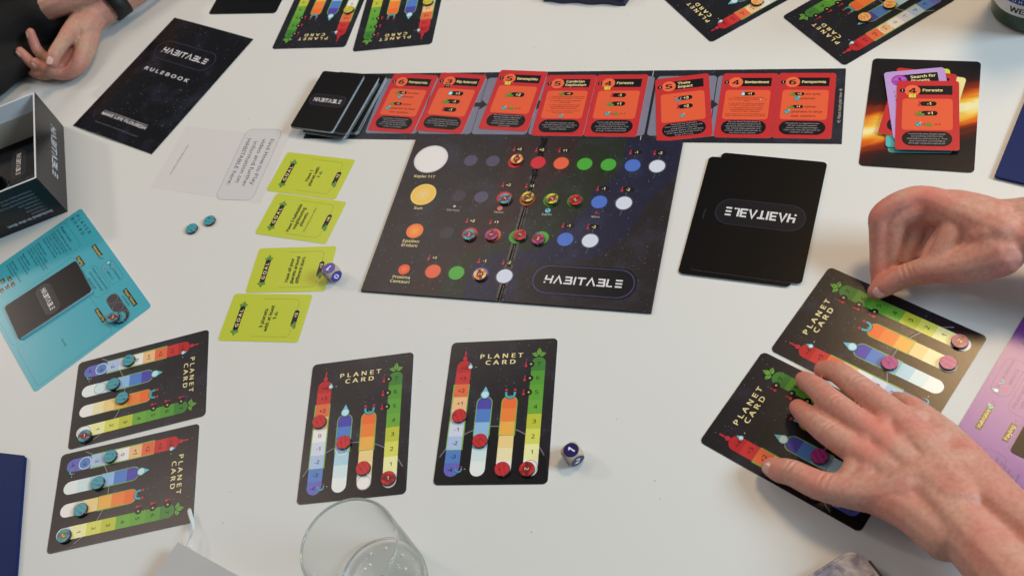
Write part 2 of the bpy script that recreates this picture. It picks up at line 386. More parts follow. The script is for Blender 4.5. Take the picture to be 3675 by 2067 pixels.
# ================================================================== tokens
TC = {'teal': ((52, 146, 164), (64, 160, 172), (38, 104, 146)), 'red': ((192, 28, 36), (204, 38, 44), (158, 18, 28)), 'magenta': ((162, 40, 120), (176, 54, 136), (126, 26, 98)),
      'orange': ((238, 170, 84), (246, 200, 120), (220, 118, 40)), 'yellow': ((186, 178, 40), (212, 204, 60), (120, 120, 24))}
WOODSIDE = mat('token_side', alb((78, 52, 44)), .45, noise=(400, .5))
TOK_T = 3.0; TR_ = 6.9
_body = lathe('token_disc', [(.01, 0), (TR_ - .2, 0), (TR_, .3), (TR_, TOK_T - .35), (TR_ - .3, TOK_T), (.01, TOK_T)], 36, [WOODSIDE])
def token_print(col, num, seed):
    rnd = random.Random(seed); a, b, c = TC[col]; k = Ink(); r = TR_ - .3
    k.circle(0, 0, r, a, 0, 36)
    def chord(x0, x1, cc, z):
        up = []; dn = []
        for i in range(9):
            x = x0 + (x1 - x0) * i / 8; h = math.sqrt(max(r * r - x * x, 0)) * .985; up.append((x, h)); dn.append((x, -h))
        k.strip(dn, up, cc, z)
    if num is None:
        for x0 in (-5.2, -.8, 3.4): chord(x0, x0 + rnd.uniform(1.2, 2.3), b, 1)
        for i in range(3):
            x = rnd.uniform(-4.5, 3.5); y = rnd.uniform(-3.5, 3.5); k.poly(circ(x, y, rnd.uniform(.8, 1.6), 12), b if i else c, 1.6 + .2 * i)
        for x in (-3.0, 1.6): k.line([(x, -2.6), (x + .25, 3.0)], .25, c, 3)
        if col == 'orange':
            for x in (-4.6, -1.4, 2.8): k.line([(x, -2.6), (x + .9, 0), (x - .2, 2.8)], .9, c, 2.6)
    else:
        for i in range(9):
            a0 = 40 * i + rnd.uniform(-8, 8)
            if i % 2: k.poly([(0, 0)] + [(r * math.cos(R(a0 + t)), r * math.sin(R(a0 + t))) for t in (0, 10, 20, 30, 40)], b if i % 4 == 1 else c, 1)
        m = (122, 22, 34) if num != '2o' else (120, 112, 36)
        k.rect(-r * .93, -1.5, r * .93, 1.5, m, 2) if num != '2o' else None
        k.circle(0, 0, 3.7, m, 3, 24); k.text(num[0], 0, 0, 3.6, (240, 214, 140), z=4, bold=.02)
    return k.build('token_face')
_tp = {}
def token(x, y, z, col, num, rot, lab, grp):
    key = (col, num, hash((x, y)) % 3 if num is None else 0)
    if key not in _tp: _tp[key] = token_print(col, num, len(_tp))
    t = thing('token', lab, 'game token', (x, y, z), rot, grp)
    newobj('disc', _body, t); newobj('printed_face', _tp[key], t, (0, 0, TOK_T + .02))
    k = _notch; newobj('edge_nick', k, t, (0, 0, 0), rot * 0)
_notch = mesh('edge_nick', [(.2, -TR_ - .06, .4), (.55, -TR_ - .06, .4), (.55, -TR_ - .06, 2.7), (.2, -TR_ - .06, 2.7), (.2, -TR_ + .4, .4), (.55, -TR_ + .4, .4), (.55, -TR_ + .4, 2.7), (.2, -TR_ + .4, 2.7)],
              [(0, 1, 2, 3), (1, 5, 6, 2), (4, 0, 3, 7), (3, 2, 6, 7)], [EDGE])
gA = 'tokens on the planet cards'
TK = [
 (-214.5, 535.9, .5, 'red', None, 10, 'red token near the +1 step of the card above the glass'), (-196.6, 504.7, .5, 'red', None, -5, 'red token on the water track of the card above the glass'),
 (-184.7, 471.5, .5, 'red', None, 15, 'red token on the magnet track of the card above the glass'), (-165.0, 452.5, .5, 'red', '1', -17, 'red token numbered 1 at the foot of the plant track above the glass'),
 (-87.5, 485.4, .5, 'red', None, 0, 'red token on the zero step of the card beside the white and purple die'), (-76.8, 453.3, .5, 'red', None, 20, 'red token on the water track of the card beside the die'),
 (-66.2, 419.1, .5, 'red', None, -10, 'red token at the foot of the magnet track beside the die'), (-45.9, 410.3, .5, 'red', '2', -110, 'red token numbered 2 at the foot of the plant track beside the die'),
 (-395.3, 694.1, .5, 'teal', None, 60, 'teal token below the zero step of the card touching the turquoise board'), (-413.6, 672.3, .5, 'teal', None, 80, 'teal token on the water track of the upper left planet card'),
 (-405.5, 651.0, .5, 'teal', None, 70, 'teal token on the orange magnet track of the upper left planet card'), (-447.7, 623.6, .5, 'teal', '1', -17, 'teal token numbered 1 at the corner of the upper left planet card'),
 (-422.4, 588.6, .5, 'teal', None, 75, 'teal token on the temperature track of the card under the ribbon'), (-437.0, 564.8, .5, 'teal', None, 60, 'teal token on the water track of the card under the ribbon'),
 (-455.6, 543.5, .5, 'teal', None, 40, 'teal token on the magnet track of the card under the ribbon'), (-473.2, 523.0, .5, 'teal', '2o', -140, 'teal token with an olive centre numbered 2, lowest left of all'),
 (-308.6, 841.2, 0, 'teal', None, 30, 'loose teal token on the bare table, left one of the pair'), (-286.9, 842.4, 0, 'teal', None, 55, 'loose teal token on the bare table, right one of the pair'),
 (-399.9, 754.6, .5, 'teal', None, 20, 'teal token lying under the one numbered 3 on the turquoise board'), (-406.7, 755.7, 3.55, 'teal', '3', -20, 'teal token numbered 3 stacked on another on the turquoise board'),
 (273.4, 377.0, .5, 'magenta', None, 0, 'magenta token on the blue water track between the two hands'), (315.3, 357.4, .5, 'magenta', None, 30, 'magenta token at the foot of the magnet track in the golden glare'),
 (334.1, 371.5, .5, 'magenta', '2', 30, 'magenta token numbered 2 at the card corner near the purple board'),
 (181.9, 323.4, .5, 'magenta', None, 0, 'magenta token between thumb and index finger of the spread hand'), (165.3, 296.3, .5, 'magenta', None, 20, 'magenta token half hidden under the thumb of the spread hand'),
 (-62.4, 1105.1, .5, 'yellow', None, 80, 'yellow-green token on the +1 step of the left upside-down planet card'), (34.8, 1061.1, .5, 'yellow', None, 60, 'yellow-green token cut by the frame on the right upside-down planet card'),
 (373.9, 843.9, .5, 'orange', None, 20, 'orange striped token cut by the top edge of the picture'), (489.0, 764.0, .5, 'orange', None, 50, 'orange striped token, upper one on the card above the accretion disc card'),
 (457.7, 759.7, .5, 'orange', None, 0, 'orange striped token beside the water drop, above the accretion disc card')]
for a in TK: token(*a, gA)
ZB = 2.6
for x, y, col, num, rot, lab in [
 (55.4, 753.0, 'orange', '1', 60, 'orange token numbered 1 in the top row of the star board'), (27.4, 707.0, 'teal', '1', 10, 'teal token numbered 1 above the word Venus'),
 (49.9, 697.8, 'yellow', '1', 30, 'yellow token numbered 1 on the hinge of the star board'), (71.8, 683.2, 'yellow', '2', 20, 'yellow token numbered 2 above the little Earth'),
 (92.9, 670.0, 'red', '2', 200, 'red token numbered 2 on the green spot of the Sun row'), (-20.6, 679.5, 'teal', '2', -20, 'teal token numbered 2 in the Epsilon Eridani row'),
 (0.5, 668.3, 'magenta', '1', 60, 'magenta token numbered 1 in the Epsilon Eridani row'), (27.3, 654.5, 'red', '1', 30, 'red token numbered 1 beside the hinge in the Epsilon Eridani row'),
 (42.5, 641.1, 'magenta', '2', -30, 'magenta token numbered 2 on the green spot of the Epsilon Eridani row'), (-24.4, 626.4, 'orange', '2', 80, 'orange token numbered 2 in the Proxima Centauri row')]:
    token(x, y, ZB, col, num, rot, lab, 'numbered tokens on the star board')

# ================================================================== red event cards
GW, GH = 57.7, 91.1
RED = (196, 34, 40); ORG = (228, 88, 44)
def redcard(title, cost, badge, panel, cap, nm=''):
    M = []
    b = darkbody('card_body', GW, GH, .35, 3.6, RED, PRINT); M.append(('card_body', b, 0))
    k = Ink(); k.rect(-12, 26.6, 22.6, 38.9, (22, 20, 26), 0)
    for i, l in enumerate(title.split('\n')):
        two = '\n' in title; k.text(l, -4.6, 32.7 + (2.6 - 5.2 * i if two else 0), 3.3, INK['cream'], align='l', bold=.045, w=min(24.5, len(l) * (2.35 if len(l) > 9 else 2.6)))
    M.append(('title_banner', k.build('title_banner'), .38))
    k = Ink(); k.circle(-14.2, 32.3, 7.4, (236, 104, 56), 1); k.circle(-23.6, 32.2, 2.6, (24, 20, 26), 3, 18); k.text('I', -23.6, 32.2, 2.6, (230, 220, 200), z=4)
    k.text(cost, -14.2, 32.2, 6.4, (24, 20, 26), bold=.05, w=6.8, z=4)
    if badge:
        k.rect(-17.5, 22.6, -11, 27.2, (212, 216, 44) if badge[0] == '-' else (26, 22, 28), 5); k.text(badge, -14.2, 24.9, 2.6, (30, 28, 20) if badge[0] == '-' else INK['cream'], z=6, bold=.02)
    M.append(('cost_badge', k.build('cost_badge'), .38))
    k = Ink(); k.rect(-23.3, -20.2, 22.9, 21.2, ORG, 0, 3.4)
    for it in panel: it(k)
    M.append(('effect_panel', k.build('effect_panel'), .38))
    k = Ink(); k.rect(-22.9, -40.6, 22.4, -21.8, (24, 20, 30), 0, 9)
    ls = cap.split('\n')
    for i, l in enumerate(ls): k.text(l, -.2, -31.2 + (len(ls) - 1) * 1.5 - i * 3.0, 1.75, (176, 170, 178), bold=0, w=min(40 if 0 < i < len(ls) - 1 else 33, len(l) * 1.18))
    M.append(('caption_pill', k.build('caption_pill'), .38))
    return M
def pill(x, y, s, kind, big=1):
    def f(k):
        k.rect(x, y - 2.9 * big, x + 14.5 * big, y + 2.9 * big, (24, 20, 26), 1, 2.9 * big); k.text(s, x + 8 * big, y, 3.4 * big, INK['cream'], bold=.05, z=4)
        if kind == 'l': sprig(k, x - 1, y - 2.2 * big, 5.2 * big, 3)
        if kind == 'd': drop(k, x, y - .5, 2.4 * big, 3)
        if kind == 't': thermo(k, x - .4, y - 1.6 * big, 7 * big, 3)
        if kind == 'm': magnet(k, x, y - .2, 2.8 * big, 3)
    return f
def tx(s, x, y, h=2.5, w=None, col=(78, 22, 24), align='l', bold=.008, shear=0): return lambda k: k.text(s, x, y, h, col, align=align, w=w, bold=bold, z=3, shear=shear)
def ea(x, y, r=2.6): return lambda k: earth(k, x, y, r)
def lf(x, y, s=4.2): return lambda k: sprig(k, x, y, s)
foot = [ea(-8, -12.8), tx('/', -4, -12.8, 3.4), lf(1.2, -14.2), tx('>1', 6.5, -12.8, 2.6, 5)]
pansp = [pill(-12, 15.5, '+2', 'l', .75), tx('on one', .2, 15.5, 2.7, 14.5), ea(-8, 9.2), tx('planet', -3.8, 9.2, 2.7, 13.5), pill(-12, -2.4, '+1', 'l', .75), tx('other', .2, -2.4, 2.7, 11.5),
         ea(-16.4, -9.2), tx('planets in that', -11.8, -9.2, 2.7, 30), tx('star system', -12.2, -15.1, 2.7, 24)]
pcap = 'Panspermia is a hypothesis that\nlife can migrate between\nplanets, and maybe between\nstars. Life may lay dormant on\nmeteors, or comets!'
def small(lines, y0):
    return [tx(l, 0, y0 - i * 2.75, 1.55, min(40, len(l) * 1.2), (92, 26, 22), 'c', 0) for i, l in enumerate(lines) if l]
cam_l = ['1 - Draw cards from your deck until', 'a card that increases     is drawn.', '', '2 - Play that card immediately', '(for free).', '', '3 - The previously drawn cards', 'are shuffled and put at the', 'bottom of your draw pile.', '']
bom_l = ['1 - Draw cards from your deck', 'until a card that increases     is', 'drawn.', '', '2 - Do that card action on every', 'planet in a system (for free).', '', '3 - The previously drawn cards', 'are shuffled and put at the', 'bottom of your draw pile.', '', 'If no card is found, shuffle discard to', 'make a new deck and continue drawing.']
forest_p = [pill(-7, 14.5, '-1', 't', 1.05), pill(-6, 1.8, '+1', 'l', 1.05)] + foot
fcap = "Forests help slow climate change\nby removing CO2 from the\natmosphere and storing it. They\nalso cool their surrounding\nthrough 'evapotranspiration'"
def squash(ls, y0, st):
    o = []; y = y0
    for l in ls:
        if l: o.append(tx(l, 0, y, 1.5, min(41, len(l) * 1.16), (92, 26, 22), 'c', 0)); y -= st
        else: y -= st * .42
    return o
CARDS = {
 'M1': (-37.8, 906.7, 325.3, ('Panspermia', '6', None, pansp, pcap), 'red Panspermia card, first in the row beside the face-down draw pile'),
 'M2': (13.9, 877.0, 324.6, ('Big Asteroid', '3', '+1', [pill(-6, 14, '+1', 'd', 1.1), pill(-6, 1.5, '-1', 'l', 1.1), pill(-6, -11, '-1', 't', 1.1)], 'A big asteroid with a diameter of\n10km likely created the Chicxulub\ncrater and led to the extinction of\nthe dinosaurs.'), 'red Big Asteroid card with water, plant and thermometer effects'),
 'M3': (79.5, 843.3, 326.2, ('Extremophiles', '5', '-1', [pill(-6, 8, '+2', 'l', 1.15)] + foot, 'The first lifeforms lived in\nextreme conditions and many\nextremophiles are being\nresearched to help reverse\ncontamination and pollution\nfrom humans.'), 'red Extremophiles card sitting higher than its neighbours'),
 'M4': (128.0, 806.3, 329.5, ('Cambrian\nExplosion', '5', None, [pill(-5, 16.6, '+1', 'l', .8), lf(6, 9.6, 1.8)] + squash(cam_l, 12.2, 2.55) + [tx('This card cannot trigger another', 0, -9.0, 1.5, 38, (170, 52, 30), 'c', 0), tx('Cambrian Explosion.', 0, -11.6, 1.5, 24, (170, 52, 30), 'c', 0), ea(-1, -16.6, 2.3)], 'The Cambrian Explosion was an\nevent 540 million years ago where\nthere was a massive number of\nspecies evolved.'), 'red Cambrian Explosion card with small rules text'),
 'M5': (178.2, 776.9, 329.8, ('Forests', '4', '-1', forest_p, fcap), 'red Forests card in the row, left of the white crease line'),
 'M6': (239.3, 738.2, 338.7, ('Theia\nImpact', '5', None, [pill(-5, 13, '+3', 'm', 1.05), pill(-5, .8, '+2', 't', 1.05), ea(-1, -12, 2.3)], 'Theia was the name of a\nMars-sized planet that struck the\nyoung Earth to make the\nEarth-Moon system. It is also likely\nto be why the Earth has such a\nlarge iron core.'), 'red Theia Impact card lying crooked in the row'),
 'M7': (297.4, 707.8, 329.3, ('Bombardment', '4', None, [pill(-5, 15.8, '+1', 'd', .85), lambda k: drop(k, 13.6, 8.0, .7, 3, False)] + squash(bom_l, 10.4, 2.5), 'The Late Heavy Bombardment is\nan event hypothesised to have\nhappened around 4 billion years\nago, where many asteroids and\ncomets collided with planets in\nthe inner solar system.'), 'red Bombardment card, second from the right end of the row'),
 'M8': (347.6, 678.4, 329.1, ('Panspermia', '6', None, pansp, pcap), 'red Panspermia card at the right end of the row by the trash pile note')}
def putcard(spec, x, y, z, a, lab, name='event_card', group='red event cards in the row', b=None):
    t = thing(name, lab, 'game card', (x, y, z), a, group)
    for n, me, dz in (b or redcard(*spec)): newobj(n, me, t, (0, 0, dz))
    return t
for kx, (x, y, a, spec, lab) in CARDS.items(): putcard(spec, x, y, .42, a, lab)

# ================================================================== card row mat (folded in three)
mt = thing('card_row_mat', 'long dark starry paper strip folded in three under the red cards', 'play mat', (122.9, 808.8, 0), -30.1)
for i, (x0, x1) in enumerate(((-298.5, -98.9), (-98.5, 96.9), (97.3, 298.3))):
    me = mesh('mat_panel', [(x0, -52, 0), (x1, -52, 0), (x1, 52, 0), (x0, 52, 0), (x0, -52, .35), (x1, -52, .35), (x1, 52, .35), (x0, 52, .35)],
              [(0, 3, 2, 1), (4, 5, 6, 7), (0, 1, 5, 4), (1, 2, 6, 5), (2, 3, 7, 6), (3, 0, 4, 7)], [SPACE]); paint(me, (34, 38, 50)); newobj('mat_panel', me, mt)
k = Ink()
for x, c in ((-98.7, (98, 104, 116)), (97.1, (196, 200, 204))): k.rect(x - .3, -52, x + .3, 52, c, 0)
newobj('crease_line', k.build('crease_line'), mt, (0, 0, .37))
SLOT = Ink(); SLOT.rect(-32.4, -43.6, 32.4, 43.5, (20, 22, 30), 0, 4); SLOT.rect(-32, -43.2, 32, 43.1, (116, 118, 142), .6, 4); slotm = SLOT.build('card_slot', mat('slot_print', None, .4, attr=True, bump=(500, .2), star=330))
for x in (-190.6, -125.5, -61, 4.5, 68, 135, 200, 256): newobj('card_slot', slotm, mt, (x, 0, .37))
AR = Ink(); AR.poly([(-8, -3), (0, -3), (0, -7.6), (8, 0), (0, 7.6), (0, 3.4), (-8, 3.4)], (52, 50, 54), 2); arm_ = AR.build('arrow')
for x in (-92.5, -26, 164.5, 38): newobj('arrow', arm_, mt, (x, 1, .37))
k = Ink(); k.text('Place trash pile here', 294.3, -.5, 2.9, (196, 192, 190), rot=90, w=36, bold=.0)
for y in (21.5, -22): k.line([(294.3, y - 1.8), (294.3, y + 1.8)], .35, (196, 192, 190), 1); k.line([(292.6, y + .9), (294.3, y - 1.9), (296, y + .9)], .35, (196, 192, 190), 2)
newobj('note_text', k.build('note_text'), mt, (0, 0, .37))

# ================================================================== black backed cards
def black_back(w, h, t, lg=True, rot=0, r=3.6, col=(12, 11, 15), edge=EDGE):
    M = [('card_body', darkbody('card_body', w, h, t, r, col, mat('black_back', None, .3, spec=.2, attr=True, bump=(2600, .4)), edge), 0)]
    if lg:
        s = w / GW; k = Ink(); bx, by = 23.6 * s, 8.4 * s
        for g, c, z in ((.9, (30, 29, 42), 0), (.45, (48, 46, 74), .4)): k.frame(-bx - g, -by - g, bx + g, by + g, by, g * 2, c, z)
        k.rect(-bx, -by, bx, by, (26, 24, 34), .8, by); logo(k, -18.8 * s, 18.8 * s, -2.9 * s, 2.9 * s, (214, 214, 220), 2)
        M.append(('logo', k.build('logo'), t + .02, rot))
    return M
BB = black_back(GW, GH, .34); BP = black_back(PW, PH, .5, rot=180, r=4.6)
BBp = black_back(GW, GH, .34, False)
def putback(parts, x, y, z, a, lab, grp=None, name='face_down_card'):
    t = thing(name, lab, 'game card', (x, y, z), a, grp)
    for p in parts:
        o = newobj(p[0], p[1], t, (0, 0, p[2]), p[3] if len(p) > 3 else 0)
    return t
# draw pile: three loosely squared bundles, every card an object
rnd = random.Random(9); z = .42; n = 32
for i in range(n):
    if i < 11: bx, by, ba = -95.5, 938.0, 323.6
    elif i < 19: bx, by, ba = -107.3, 934.2, 320.4
    elif i < 25: bx, by, ba = -104.5, 936.0, 321.5
    else: bx, by, ba = -119.9, 945.2, 321.9
    j = .3 if i % 4 else 1.8
    if i == n - 1: bx, by, ba, j = -119.9, 945.4, 321.9, 0
    x = bx + rnd.uniform(-j, j); y = by + rnd.uniform(-j, j) * .5; a = ba + rnd.uniform(-.5, .5) * (j > 0)
    top = i == n - 1
    putback(BB if top else BBp, x, y, z, a, 'black face-down card with the white logo on top of the thick draw pile' if top else ('black card in the lowest bundle of the thick draw pile, fanned out to the right' if i < 11 else 'black card in the middle bundle of the thick draw pile, sticking out below' if i < 25 else 'black card in the upper bundle of the thick draw pile, just under its logo card'), 'cards of the thick draw pile', 'draw_pile_card')
    z += .375
# big black card pile on the right
z = 0
for i, (x, y, a) in enumerate(((235.4, 572.6, 324.9), (234.8, 572.3, 324.5), (235.2, 571.9, 324.8), (246.9, 569.9, 323.8))):
    top = i == 3
    putback(BP, x, y, z, a, 'large black card with white logo on top of the pile by the upper hand' if top else ('lowest large black card of the pile by the upper hand', 'second large black card from below in the pile by the upper hand', 'third large black card from below in the pile by the upper hand', '')[i], 'large black face-down cards', 'face_down_planet_card'); z += .56
putback(BP, -160.8, 1247.8, 0, -31.2, 'large black face-down card cut by the top edge, above the rulebook', 'large black face-down cards', 'face_down_planet_card')

# ================================================================== accretion disc card with the trash pile
def glow(nt, tc, out, mix):
    N = nt.nodes; L = nt.links
    mp = N.new('ShaderNodeMapping'); mp.inputs['Rotation'].default_value = (0, 0, R(-22)); mp.inputs['Location'].default_value = (0, .0074, 0); L.new(tc.outputs['Object'], mp.inputs['Vector'])
    sp = N.new('ShaderNodeSeparateXYZ'); L.new(mp.outputs[0], sp.inputs[0])
    nz = N.new('ShaderNodeTexNoise'); nz.inputs['Scale'].default_value = 26; nz.inputs['Detail'].default_value = 6; nz.inputs['Distortion'].default_value = .8
    m2 = N.new('ShaderNodeMapping'); m2.inputs['Scale'].default_value = (.6, 2.2, 1); L.new(mp.outputs[0], m2.inputs['Vector']); L.new(m2.outputs[0], nz.inputs['Vector'])
    a = N.new('ShaderNodeMath'); a.operation = 'MULTIPLY_ADD'; L.new(nz.outputs['Fac'], a.inputs[0]); a.inputs[1].default_value = .03; a.inputs[2].default_value = -.015
    b = N.new('ShaderNodeMath'); b.operation = 'ADD'; L.new(sp.outputs['Y'], b.inputs[0]); L.new(a.outputs[0], b.inputs[1])
    c = N.new('ShaderNodeMath'); c.operation = 'ABSOLUTE'; L.new(b.outputs[0], c.inputs[0])
    r = N.new('ShaderNodeValToRGB'); cr = r.color_ramp
    cr.elements[0].position = 0; cr.elements[0].color = (.86, .80, .50, 1); cr.elements[1].position = .95; cr.elements[1].color = (.010, .009, .011, 1)
    for p, q in ((.10, (.86, .78, .35)), (.20, (.85, .50, .06)), (.34, (.72, .16, .01)), (.5, (.28, .03, .01)), (.72, (.05, .008, .008))): e = cr.elements.new(p); e.color = (*q, 1)
    d = N.new('ShaderNodeMath'); d.operation = 'MULTIPLY'; L.new(c.outputs[0], d.inputs[0]); d.inputs[1].default_value = 23
    L.new(d.outputs[0], r.inputs['Fac']); return r.outputs['Color']
t = thing('accretion_disc_card', 'black card printed with a fiery orange disc under the small trash pile', 'game card', (438.8, 613.9, 0), 326.06)
newobj('card_body', prism('card_body', rr(-PW / 2, -PH / 2, PW / 2, PH / 2, 4.6), 0, .5, [mat('fiery_print', (0, 0, 0), .25, spec=.25, bump=(2600, .4), extra=glow), EDGE]), t)
def plain(col): return [('card_body', darkbody('card_body', GW, GH, .35, 3.6, col, PRINT), 0)]
k = Ink(); k.rect(-12, 25.8, 21.6, 39.5, (24, 20, 34), 0); k.text('Search for', -4, 35.4, 3.5, INK['cream'], align='l', w=23.5, bold=.045); k.text('Planets', -4, 29.8, 3.5, INK['cream'], align='l', w=17, bold=.045)
pb = k.build('title_banner')
k = Ink(); k.circle(-15, 32.5, 7.6, (70, 20, 80), 1); k.circle(-15, 32.5, 7.1, (176, 66, 190), 1.6); k.line([(-20, 34.5), (-9.5, 34.5)], .9, (206, 110, 214), 2.4); k.line([(-21, 31), (-10, 31)], .6, (120, 30, 140), 2.4); k.text('1', -15, 32.5, 6, (30, 18, 40), bold=.04, z=5)
for i, y in enumerate((17, 11.5, 6)): k.text('%d -' % (i + 1), -22, y, 2.3, (70, 50, 90), align='l', z=2)
pc_ = k.build('cost_badge')
k = Ink(); k.rect(-22.9, -40.6, 22.4, -21.8, (24, 20, 30), 0, 9); rp = k.build('caption_pill')
k = Ink(); k.rect(-12, 26.6, 22.6, 38.9, (22, 20, 26), 0); rb = k.build('title_banner')
z = .52
for x, y, a, parts, lab in [
 (434.5, 608.6, -30, plain((60, 160, 168)), 'darker turquoise card at the very bottom of the trash pile'),
 (445.0, 615.6, -40, plain((238, 222, 146)), 'cream card whose corner sticks out right of the trash pile, lower one'),
 (436.2, 613.8, -31.5, plain((70, 182, 190)), 'turquoise card peeking out below the trash pile'),
 (445.6, 617.8, -43, plain((240, 226, 152)), 'cream card whose corner sticks out right of the trash pile, upper one'),
 (444.6, 622.6, -26.5, plain((206, 216, 40)), 'lime card showing a corner behind the lilac card'),
 (441.0, 623.6, -40.9, plain(RED) + [('caption_pill', rp, .38), ('title_banner', rb, .38)], 'red card turned askew under the lilac card'),
 (442.4, 623.7, -23.3, plain((186, 150, 214)) + [('title_banner', pb, .38), ('cost_badge', pc_, .38)], 'lilac Search for Planets card under the top red card')]:
    t = putback(parts, x, y, z, a, lab, 'cards of the trash pile', 'discarded_card'); z += .5
putcard(('Forests', '4', '-1', forest_p, fcap), 440.5, 605.6, z + .05, 329.3, 'red Forests card on top of the trash pile', 'discarded_card', 'cards of the trash pile')

# ================================================================== lime goal cards
LIME = (188, 200, 24)
def goal(lines, score, sub=None):
    M = [('card_body', darkbody('card_body', GW, GH, .35, 3.6, LIME, PRINT), 0)]
    k = Ink(); k.rect(-17.3, 26.8, 14.2, 32.0 + .8, (40, 28, 40), 0); k.text('GOAL', -1.4, 29.8, 3.6, INK['cream'], w=21, sp=1.4, bold=.045); M.append(('title_banner', k.build('title_banner'), .38))
    k = Ink(); sprig(k, 0, 0, 5.4, 2); lm = k.build('leaf_sprig'); M.append(('leaf_sprig', lm, .4, 90, (-16.8, 29.8))); M.append(('leaf_sprig', lm, .4, -90, (13.8, 29.8)))
    k = Ink(); f = (92, 100, 24); k.line([(-13.5, -33), (-19.5, -33), (-22.3, -31), (-22.8, -27), (-22.8, 9)], .28, f); k.line([(10.5, -33), (19, -33), (22, -31), (22.6, -27), (22.6, 9)], .28, f)
    n = len(lines)
    for i, (l, w) in enumerate(lines): k.text(l, -1, (-4.5 if not sub else 1.5) + (n - 1) * 3.1 - i * 6.2, 3.7, (30, 32, 18), w=w * 1.04, bold=.05)
    if lines[-1][0] in ('1', '7'): sprig(k, 4.6, (-4.5) - (n - 1) * 3.1 - 1.2, 3.3)
    if sub: k.text(sub, -1, -12.2, 2.1, (56, 58, 30), w=33, bold=0, shear=.2)
    M.append(('rule_text', k.build('rule_text'), .38))
    k = Ink(); k.rect(-9.5, -36.6, 9.6, -30.8, (40, 28, 40), 1, 2.9); k.text(score, 3.4, -33.7, 3.4, INK['cream'], bold=.05, z=3); sprig(k, -8.4, -36, 5.2, 3, 10); M.append(('score_badge', k.build('score_badge'), .38))
    return M
for x, y, a, L_, sc, sub, lab in [
 (-163.8, 851.8, 53.53, [('Have 1', 15), ('planet with', 26), ('7', 2.4)], '+2', None, 'lime goal card scoring +2, nearest the draw pile'),
 (-186.5, 795.5, 53.77, [('Have 3 habitable', 36), ('neighbouring', 28), ('planets.', 18)], '+4', '(Excluding your own)', 'lime goal card scoring +4 about habitable neighbours'),
 (-209.2, 730.2, 64.74, [('Have all your', 29), ('planets around', 33), ('different stars.', 33)], '+3', None, 'lime goal card partly under the purple and wood die'),
 (-246.4, 681.6, 62.96, [('3 planets', 22), ('with at least', 30), ('1', 2.2)], '+3', None, 'lime goal card lowest in the column, saying 3 planets')]:
    t = thing('goal_card', lab, 'game card', (x, y, 0), a, 'lime goal cards in a column')
    for p in goal(L_, sc, sub): newobj(p[0], p[1], t, (*(p[4] if len(p) > 4 else (0, 0)), p[2]), p[3] if len(p) > 3 else 0)

# ================================================================== star board
bd = thing('star_board', 'folding dark game board with star rows and coloured orbit spots', 'game board', (38.0, 679.3, 0), 328.9)
BW, BH = 297.9, 210.7
for sx in (-1, 1):
    x0, x1 = sorted((sx * 1.9, sx * BW / 2))
    me = prism('board_half', rr(x0, -BH / 2, x1, BH / 2, .6, 2), 0, 2.5, [BOARDM, BLACKEDGE], .25); paint(me, (36, 31, 37)); newobj('board_half', me, bd)
me = mesh('hinge_tape', [(-4.2, -105.2, 2.50), (-1.9, -105.2, 2.52), (-.7, -105.2, 1.5), (.7, -105.2, 1.5), (1.9, -105.2, 2.52), (4.2, -105.2, 2.5)] + [(-4.2, 105.2, 2.5), (-1.9, 105.2, 2.52), (-.7, 105.2, 1.5), (.7, 105.2, 1.5), (1.9, 105.2, 2.52), (4.2, 105.2, 2.5)],
          [(i, i + 1, i + 7, i + 6) for i in range(5)], [mat('hinge_tape', alb((22, 20, 26)), .16, bump=(120, .5))])
me.transform(Matrix.Translation((0, 0, .00008))); newobj('hinge_tape', me, bd)
def zone(lft, right, col, z, nm):
    k = Ink()
    def samp(c, y):
        for (xa, ya), (xb, yb) in zip(c, c[1:]):
            if ya >= y >= yb: return xa + (xb - xa) * ((ya - y) / (ya - yb))
        return c[-1][0] if y < c[-1][1] else c[0][0]
    ys = [105.1 - i * 3.004 for i in range(71)]
    for y1, y0 in zip(ys, ys[1:]):
        a, b, c, d = samp(lft, y1), samp(lft, y0), samp(right, y0), samp(right, y1)
        for lo, hi in ((-148.6, -4.3), (4.3, 148.6)):
            if max(a, b) >= hi or (d <= lo and c <= lo): continue
            q = [(min(max(a, lo), hi), y1), (min(max(b, lo), hi), y0), (max(min(c, hi), lo), y0), (max(min(d, hi), lo), y1)]
            if abs(q[0][0] - q[3][0]) > .3 or abs(q[1][0] - q[2][0]) > .3: k.poly(q, col, z)
    newobj(nm, k.build(nm, BOARDM), bd, (0, 0, 2.51))
z0_ = [(-39, 105.2), (-38.8, 45), (-41, 18), (-49, 0), (-53, -20), (-58, -36), (-72, -50), (-90, -64), (-96, -80), (-96, -105.3)]
z1_ = [(38.5, 105.2), (38.7, 60), (33, 52), (19, 42), (13, 30), (11, 12), (3, 1), (-5, -9), (-10, -24), (-18, -38), (-40, -49), (-58, -57), (-63, -66), (-63, -105.3)]
z2_ = [(90.4, 105.2), (91, 70), (87, 57), (76, 46), (66, 34), (65, 12), (56, 0), (44, -10), (38, -28), (26, -42), (0, -46), (-26, -50), (-37, -60), (-39, -74), (-39, -105.3)]
z3_ = [(148.8, 105.2), (148.8, 60), (136, 40), (124, 22), (119, 0), (110, -18), (96, -36), (80, -51), (52, -56), (24, -58), (12, -70), (10, -105.3)]
zone(z0_, z1_, (50, 26, 26), 0, 'hot_zone_print'); zone(z1_, z2_, (30, 44, 26), 0, 'habitable_zone_print'); zone(z2_, z3_, (24, 26, 62), 0, 'cold_zone_print')
